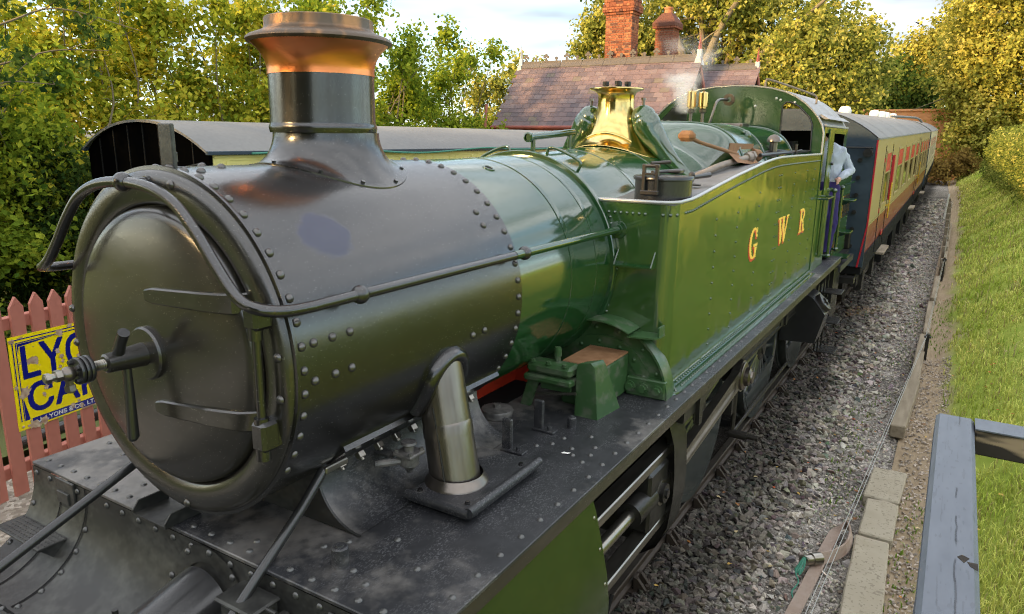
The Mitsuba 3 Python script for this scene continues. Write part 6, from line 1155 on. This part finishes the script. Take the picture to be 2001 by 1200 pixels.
LG = [(0.08, 0.15, 0.02), (0.19, 0.27, 0.03), (0.33, 0.41, 0.04), (0.48, 0.51, 0.06)]
DG = [(0.025, 0.06, 0.018), (0.05, 0.095, 0.022), (0.09, 0.14, 0.03), (0.14, 0.19, 0.04)]
OG = [(0.11, 0.14, 0.03), (0.25, 0.28, 0.055), (0.43, 0.42, 0.09), (0.62, 0.55, 0.15)]
GO = [(0.14, 0.16, 0.035), (0.32, 0.32, 0.06), (0.53, 0.49, 0.10), (0.72, 0.61, 0.17)]
def spire(x, y, h, w, r_, nl=11):
    lb = []
    for i in range(nl):
        f = (i+0.5)/nl; ww = w*(1-0.60*f**1.8); a = r_.uniform(0, 6.28); q = ww*r_.uniform(0.25, 0.75)
        lb.append((x+q*math.cos(a), y+q*math.sin(a), 0.4+h*(0.08+0.78*f), ww*r_.uniform(0.42, 0.7), ww*r_.uniform(0.42, 0.7), h/nl*r_.uniform(0.9, 1.7)))
    for k in range(5):
        a = r_.uniform(0, 6.28); q = w*r_.uniform(0.15, 0.9); zz = h*r_.uniform(0.80, 1.04)
        lb.append((x+q*math.cos(a), y+q*math.sin(a), zz, 0.13*w, 0.13*w, 0.11*h))
    return lb
r_ = np.random.default_rng(77)
hedge = [  # x, y, height, width, palette, leaf, label
    (-9.6, 3.2, 4.1, 1.9, LG, 0.10, 'light green young sycamore at the far left in front of the carriage end', 15000),
    (-8.7, 1.7, 3.6, 1.5, LG, 0.095, 'low leafy sapling behind the picket fence at the left edge', 12000),
    (-9.2, 4.3, 3.1, 1.1, DG, 0.08, 'dark holly-like shrub squeezed beside the black carriage end', 8000),
    (-7.4, 1.2, 2.6, 1.1, LG, 0.08, 'broad green bush directly behind the picket fence', 9000),
    (-11.2, 4.4, 5.3, 2.3, YG, 0.115, 'yellow-green sapling rising left of the carriage roof', 15000),
    (-12.3, 6.0, 6.4, 2.2, YG, 0.115, 'tall narrow sapling with a bare leader above the carriage end', 14000),
    (-11.9, 8.0, 6.3, 2.4, YG, 0.12, 'golden leaved sapling left of the chimney, second from the carriage end', 17000),
    (-11.7, 10.2, 6.6, 2.5, YG, 0.12, 'golden leaved sapling just left of the copper chimney cap', 17000),
    (-11.6, 12.2, 7.2, 2.5, LG, 0.13, 'green maple with a pale thin trunk beside the chimney', 16000),
    (-11.8, 15.0, 6.1, 2.5, LG, 0.13, 'green sapling rising just right of the chimney', 14000),
    (-12.0, 18.2, 5.9, 2.1, LG, 0.13, 'slim pointed sapling between the chimney and the station roof', 11000),
    (-12.8, 22.6, 6.3, 2.7, OG, 0.14, 'olive tree against the sky left of the station roof', 14000),
    (-11.6, 16.4, 3.0, 1.5, DG, 0.10, 'low dark bush along the carriage roof right of the chimney', 8000),
    (-11.8, 20.4, 3.6, 1.8, LG, 0.11, 'low bright bush below the left end of the station roof', 8000),
]
for i, (x, y, h, w, pal, lf, lb, n) in enumerate(hedge):
    tree('hedgerow_tree', lb, (x, y, 0), spire(x, y, h, w, r_), int(n*1.35), lf*0.9, pal, 100+i, trunk=0.035 if h < 4 else 0.055, group='young trees behind the siding', clump=0.26, per=14, shell=0.6)
# dark foliage filling the row behind
dark = [(-14.0+r_.normal(0, 0.4), 1.5+1.9*i, r_.uniform(1.2, 2.4), 1.3, 1.4, 1.5) for i in range(12)]
m, c = foliage(dark, 24000, 0.12, DG, 300, clump=0.4, per=20, shell=0.5)
tag(add('undergrowth', m, 'leaf', False, color=c), 'dark mass of undergrowth behind the row of saplings', 'undergrowth', None, 'stuff')
m, c = foliage([(-10.2, 1.6, 0.9, 1.0, 1.3, 1.1), (-8.6, 0.2, 0.7, 0.9, 1.0, 0.8), (-7.0, 2.3, 0.5, 0.8, 0.9, 0.7), (-9.2, 2.9, 1.2, 0.8, 0.8, 1.3), (-6.6, 0.6, 0.4, 0.7, 0.8, 0.6)], 16000, 0.065, DG+[(0.16, 0.24, 0.04)], 301, clump=0.25, per=16, shell=0.5)
tag(add('bramble', m, 'leaf', False, color=c), 'dark green brambles on the ground behind the picket fence', 'brambles', None, 'stuff')
# overhanging branch at the top left corner
t = thing('overhanging_branch', 'thin dark branches with sparse leaves overhanging the top left corner', 'tree branch')
bs = []; tips = []
r2 = np.random.default_rng(15)
for i in range(7):
    p0 = np.array((-8.6-0.2*i, 2.5+0.25*i, 3.7+0.35*i)); p1 = p0+np.array((0.9, 0.9, 0.5+0.15*r2.normal()))*r2.uniform(0.7, 1.2); p2 = p1+np.array((0.7, 0.7, -0.1+0.2*r2.normal()))*r2.uniform(0.5, 1.0)
    pth = smooth_path([p0, (p0+p1)/2+r2.normal(0, 0.08, 3), p1, p2], 4); bs.append(tube(pth, np.linspace(0.022, 0.005, len(pth)), 6))
    for k in range(4):
        a0 = pth[int(r2.integers(4, len(pth)))]; e = a0+r2.normal(0, 0.28, 3); bs.append(tube([a0, e], [0.008, 0.003], 5)); tips += [e, (a0+e)/2]
add('branch', cat(*bs), 'bark', 50, t)
m, c = foliage([(p[0], p[1], p[2], 0.16, 0.16, 0.14) for p in tips], 900, 0.09, DG, 16, clump=0.10, per=6, shell=0.6); add('leaves', m, 'leaf', False, t, color=c)
# big trees beyond the station
def blob_tree(name, label, cx, cy, z0, z1, rx, ry, nl, n, leaf, pal, seed, trunk, **k):
    r_ = np.random.default_rng(seed); lb = []
    for i in range(nl):
        a = r_.uniform(0, 6.28); q = r_.random()**0.5; z = z0+(z1-z0)*(i+0.5)/nl; f = math.sin(math.pi*min(0.97, max(0.16, (z-z0)/(z1-z0)*0.85+0.16)))**0.6
        lb.append((cx+rx*0.72*q*f*math.cos(a), cy+ry*0.72*q*f*math.sin(a), z, rx*0.40*r_.uniform(0.7, 1.2), ry*0.40*r_.uniform(0.7, 1.2), (z1-z0)*0.16*r_.uniform(0.8, 1.3)))
    return tree(name, label, (cx, cy, 0), lb, n, leaf, pal, seed, trunk=trunk, **k)
BTR = blob_tree('large_tree', 'large spreading tree with pale forked limbs behind the station building', -10.5, 44.0, 5.0, 14.5, 8.2, 5.0, 26, 52000, 0.24, OG, 501, 0.50, clump=0.62, per=24, shell=0.5)
m, c = foliage([(-17.5, 41, 9.6, 1.5, 1.5, 1.2), (-16.4, 41, 7.8, 1.3, 1.3, 1.2), (-16.3, 41, 11.4, 1.9, 1.6, 1.6), (-15.0, 41, 9.2, 1.6, 1.5, 1.6), (-18.3, 41, 8.6, 0.9, 1.0, 0.7)], 9000, 0.22, OG, 571, clump=0.5, per=24, shell=0.6)
add('crown', m, 'leaf', False, BTR, color=c)
lm = []
for pts, r0 in (([(-11.5, 41.0, 3.0), (-11.3, 40.8, 6.0), (-12.0, 40.6, 8.2), (-12.8, 40.4, 10.4)], 0.42), ([(-11.4, 40.9, 5.0), (-10.6, 40.6, 7.4), (-9.6, 40.4, 9.6), (-8.0, 40.4, 12.0)], 0.34), ([(-11.2, 40.8, 4.6), (-9.0, 40.4, 6.6), (-6.6, 40.2, 8.4), (-4.2, 40.4, 10.6)], 0.30), ([(-11.6, 40.8, 6.2), (-13.4, 40.6, 7.4), (-15.2, 40.6, 8.8)], 0.22), ([(-8.0, 40.3, 5.4), (-6.9, 40.2, 7.6), (-5.6, 40.2, 9.6)], 0.22)):
    p = smooth_path(pts, 5); lm.append(tube(p, np.linspace(r0, r0*0.25, len(p)), 8))
add('limb', cat(*lm), 'bark', 50, BTR)
tree('large_tree', 'rounded olive-green tree above the cab roof', (-4.6, 42, 0), [(-7.6, 39, 4.6, 2.0, 1.8, 1.4), (-6.2, 39, 6.2, 2.2, 2.0, 1.6), (-5.2, 39.5, 4.4, 2.4, 2.0, 1.6), (-4.2, 40, 6.4, 2.2, 2.0, 1.5), (-3.2, 41, 4.8, 2.0, 2, 1.8), (-3.6, 41, 8.0, 2.0, 2, 1.3), (-2.4, 43, 6.6, 1.5, 1.5, 1.5), (-2.6, 43, 8.6, 1.3, 1.4, 1.0), (-5.6, 40, 8.4, 2.2, 2.0, 1.5)], 30000, 0.20, OG, 511, 0.35, clump=0.5, per=24, shell=0.5)
tree('large_tree', 'dark green tree in the gap above the far bridge wall', (-2.5, 66, 0), [(-3.6, 66, 5.6, 2.6, 2.5, 2.2), (-1.6, 66, 6.6, 2.4, 2.4, 2.4), (-0.2, 66, 5.2, 2.2, 2.2, 2.6), (-3.0, 68, 8.6, 1.8, 2, 1.4), (-5, 67, 7, 2.5, 2, 2.4)], 13000, 0.28, DG+[(0.2, 0.22, 0.05)], 521, 0.35, clump=0.7, per=22, shell=0.5)
tree('large_tree', 'golden tree with a rounded lower shoulder beyond the bridge wall', (-0.5, 72, 0), [(-3.2, 71, 9.0, 2.2, 2.4, 1.8), (-1.4, 70, 10.4, 2.4, 2.4, 2.0), (0.6, 70, 11.8, 2.6, 2.4, 2.2), (-1.2, 70, 8.2, 2.6, 2.4, 2.0), (1.2, 69, 9.0, 2.6, 2.6, 2.6)], 15000, 0.30, GO, 531, 0.4, clump=0.8, per=22, shell=0.5)
tree('large_tree', 'tall golden-green tree rising on the right above the bank', (4.4, 58, 1.5), [(2.7, 56, 3.6, 1.7, 2.2, 2.0), (2.3, 57, 6.4, 2.1, 2.4, 2.2), (2.2, 57, 9.0, 2.4, 2.4, 2.2), (2.4, 57, 11.8, 2.3, 2.4, 1.9), (4.4, 56, 4.6, 2.6, 2.6, 2.4), (4.2, 56, 8.0, 2.8, 2.6, 2.6), (4.8, 57, 11.2, 2.8, 2.6, 2.6), (7.2, 56, 5.0, 2.6, 2.6, 2.6), (7.4, 56, 9.0, 3.0, 2.6, 3.0), (7.6, 57, 12.8, 2.8, 2.6, 2.4), (4.0, 57, 13.6, 1.6, 1.6, 1.4)], 56000, 0.22, GO, 541, 0.45, clump=0.52, per=24, shell=0.4)
tree('shrub', 'russet shrub at the foot of the golden tree beside the far coach', (1.8, 54, 0.8), [(1.6, 53, 1.6, 0.9, 0.9, 0.8), (2.6, 54, 2.0, 1.0, 1.0, 0.9), (0.8, 54, 1.7, 0.7, 0.9, 0.9)], 4500, 0.16, [(0.16, 0.10, 0.03), (0.30, 0.20, 0.06), (0.42, 0.30, 0.08)], 551, 0.08, cat_='shrub', clump=0.3, per=18, shell=0.6)
# clipped hedge on the bank
hl = []
for i in range(26):
    y = 23+0.92*i; x = 4.95-0.042*(y-23)
    zb_ = float(bank(x, y)); hl += [(x, y, zb_+0.5, 0.55, 0.7, 0.7), (x+0.05, y, zb_+1.3, 0.55, 0.7, 0.7), (x+0.08, y, zb_+2.0, 0.50, 0.7, 0.55)]
HG = thing('hedge', 'tall clipped hedge along the top of the grass bank', 'hedge')
m, c = foliage(hl, 44000, 0.085, [(0.08, 0.12, 0.03), (0.19, 0.24, 0.05), (0.34, 0.37, 0.08), (0.52, 0.46, 0.14)], 561, clump=0.20, per=20, shell=0.35)
add('foliage', m, 'leaf', False, HG, color=c)
add('stems', cat(*[cyl((x, y, z-1.2), (x, y, z+0.4), 0.04, 6) for x, y, z, *_ in hl[::2]]), 'bark', 40, HG)
# ------------------------------------------------------------------ tall trees behind the viewer that put the train in the shade
for i, (x, y, h, rx, lb) in enumerate(((-10.5, -20, 13, 5.0, 'broad tree left behind the viewer'), (-16.5, -17, 12.5, 4.6, 'tall tree furthest left behind the viewer'), (-4.0, -23, 13.5, 5.0, 'tree in the middle of the row behind the viewer'), (3.0, -26, 14, 5.2, 'tree right of the middle of the row behind the viewer'), (9.5, -28, 14, 5.0, 'rightmost tree behind the viewer'))):
    blob_tree('shade_tree', lb, x, y, 1.5, h, rx, 4.2, 22, 9000, 0.55, DG+[(0.2, 0.24, 0.05)], 701+i, 0.4, clump=1.0, per=20, shell=0.6)
# ------------------------------------------------------------------ wisps of steam at the whistles
def wisp(key, lo, hi, dens, seed, label, rise):
    lo, hi = np.array(lo, float), np.array(hi, float); nx, ny, nz = 24, 24, 40
    z, y, x = np.meshgrid(np.linspace(0, 1, nz), np.linspace(-1, 1, ny), np.linspace(-1, 1, nx), indexing='ij')
    cx = rise*z**1.3+0.25*np.sin(z*6+seed)*z; cy = 0.2*np.sin(z*5+1)*z; w = 0.22+0.50*z
    r = np.sqrt((x-cx)**2+(y-cy)**2)/w
    n = meshkit.fbm(np.stack([x*2.2, y*2.2, z*4.5], -1)+seed, 4, seed)
    d = np.clip(1-r, 0, 1)*np.clip((n-0.44)*4.5, 0, 1.2)*np.clip((1-z)*1.6, 0, 1)*np.clip(z*12, 0, 1)*np.clip((1-np.abs(x))*5, 0, 1)*np.clip((1-np.abs(y))*5, 0, 1)
    W = T().translate(lo.tolist()).scale((hi-lo).tolist())
    scene[key+'_air'] = {'type': 'heterogeneous', 'albedo': {'type': 'constvolume', 'value': {'type': 'rgb', 'value': [0.97, 0.97, 0.97]}}, 'scale': float(dens), 'sigma_t': {'type': 'gridvolume', 'grid': mi.VolumeGrid(np.ascontiguousarray(d[..., None].astype(np.float32))), 'to_world': W, 'filter_type': 'trilinear'}}
    c = (lo+hi)/2; h = (hi-lo)/2
    scene[key] = {'type': 'cube', 'to_world': T().translate(c.tolist()).scale(h.tolist()), 'bsdf': {'type': 'null'}, 'interior': {'type': 'ref', 'id': key+'_air'}}
    tag(key, label, 'steam', None, 'stuff')
wisp('steam', (-0.95, 6.55, 3.58), (0.35, 7.45, 4.50), 13.0, 3, 'thin wisp of white steam drifting above the two brass whistles', -0.15)
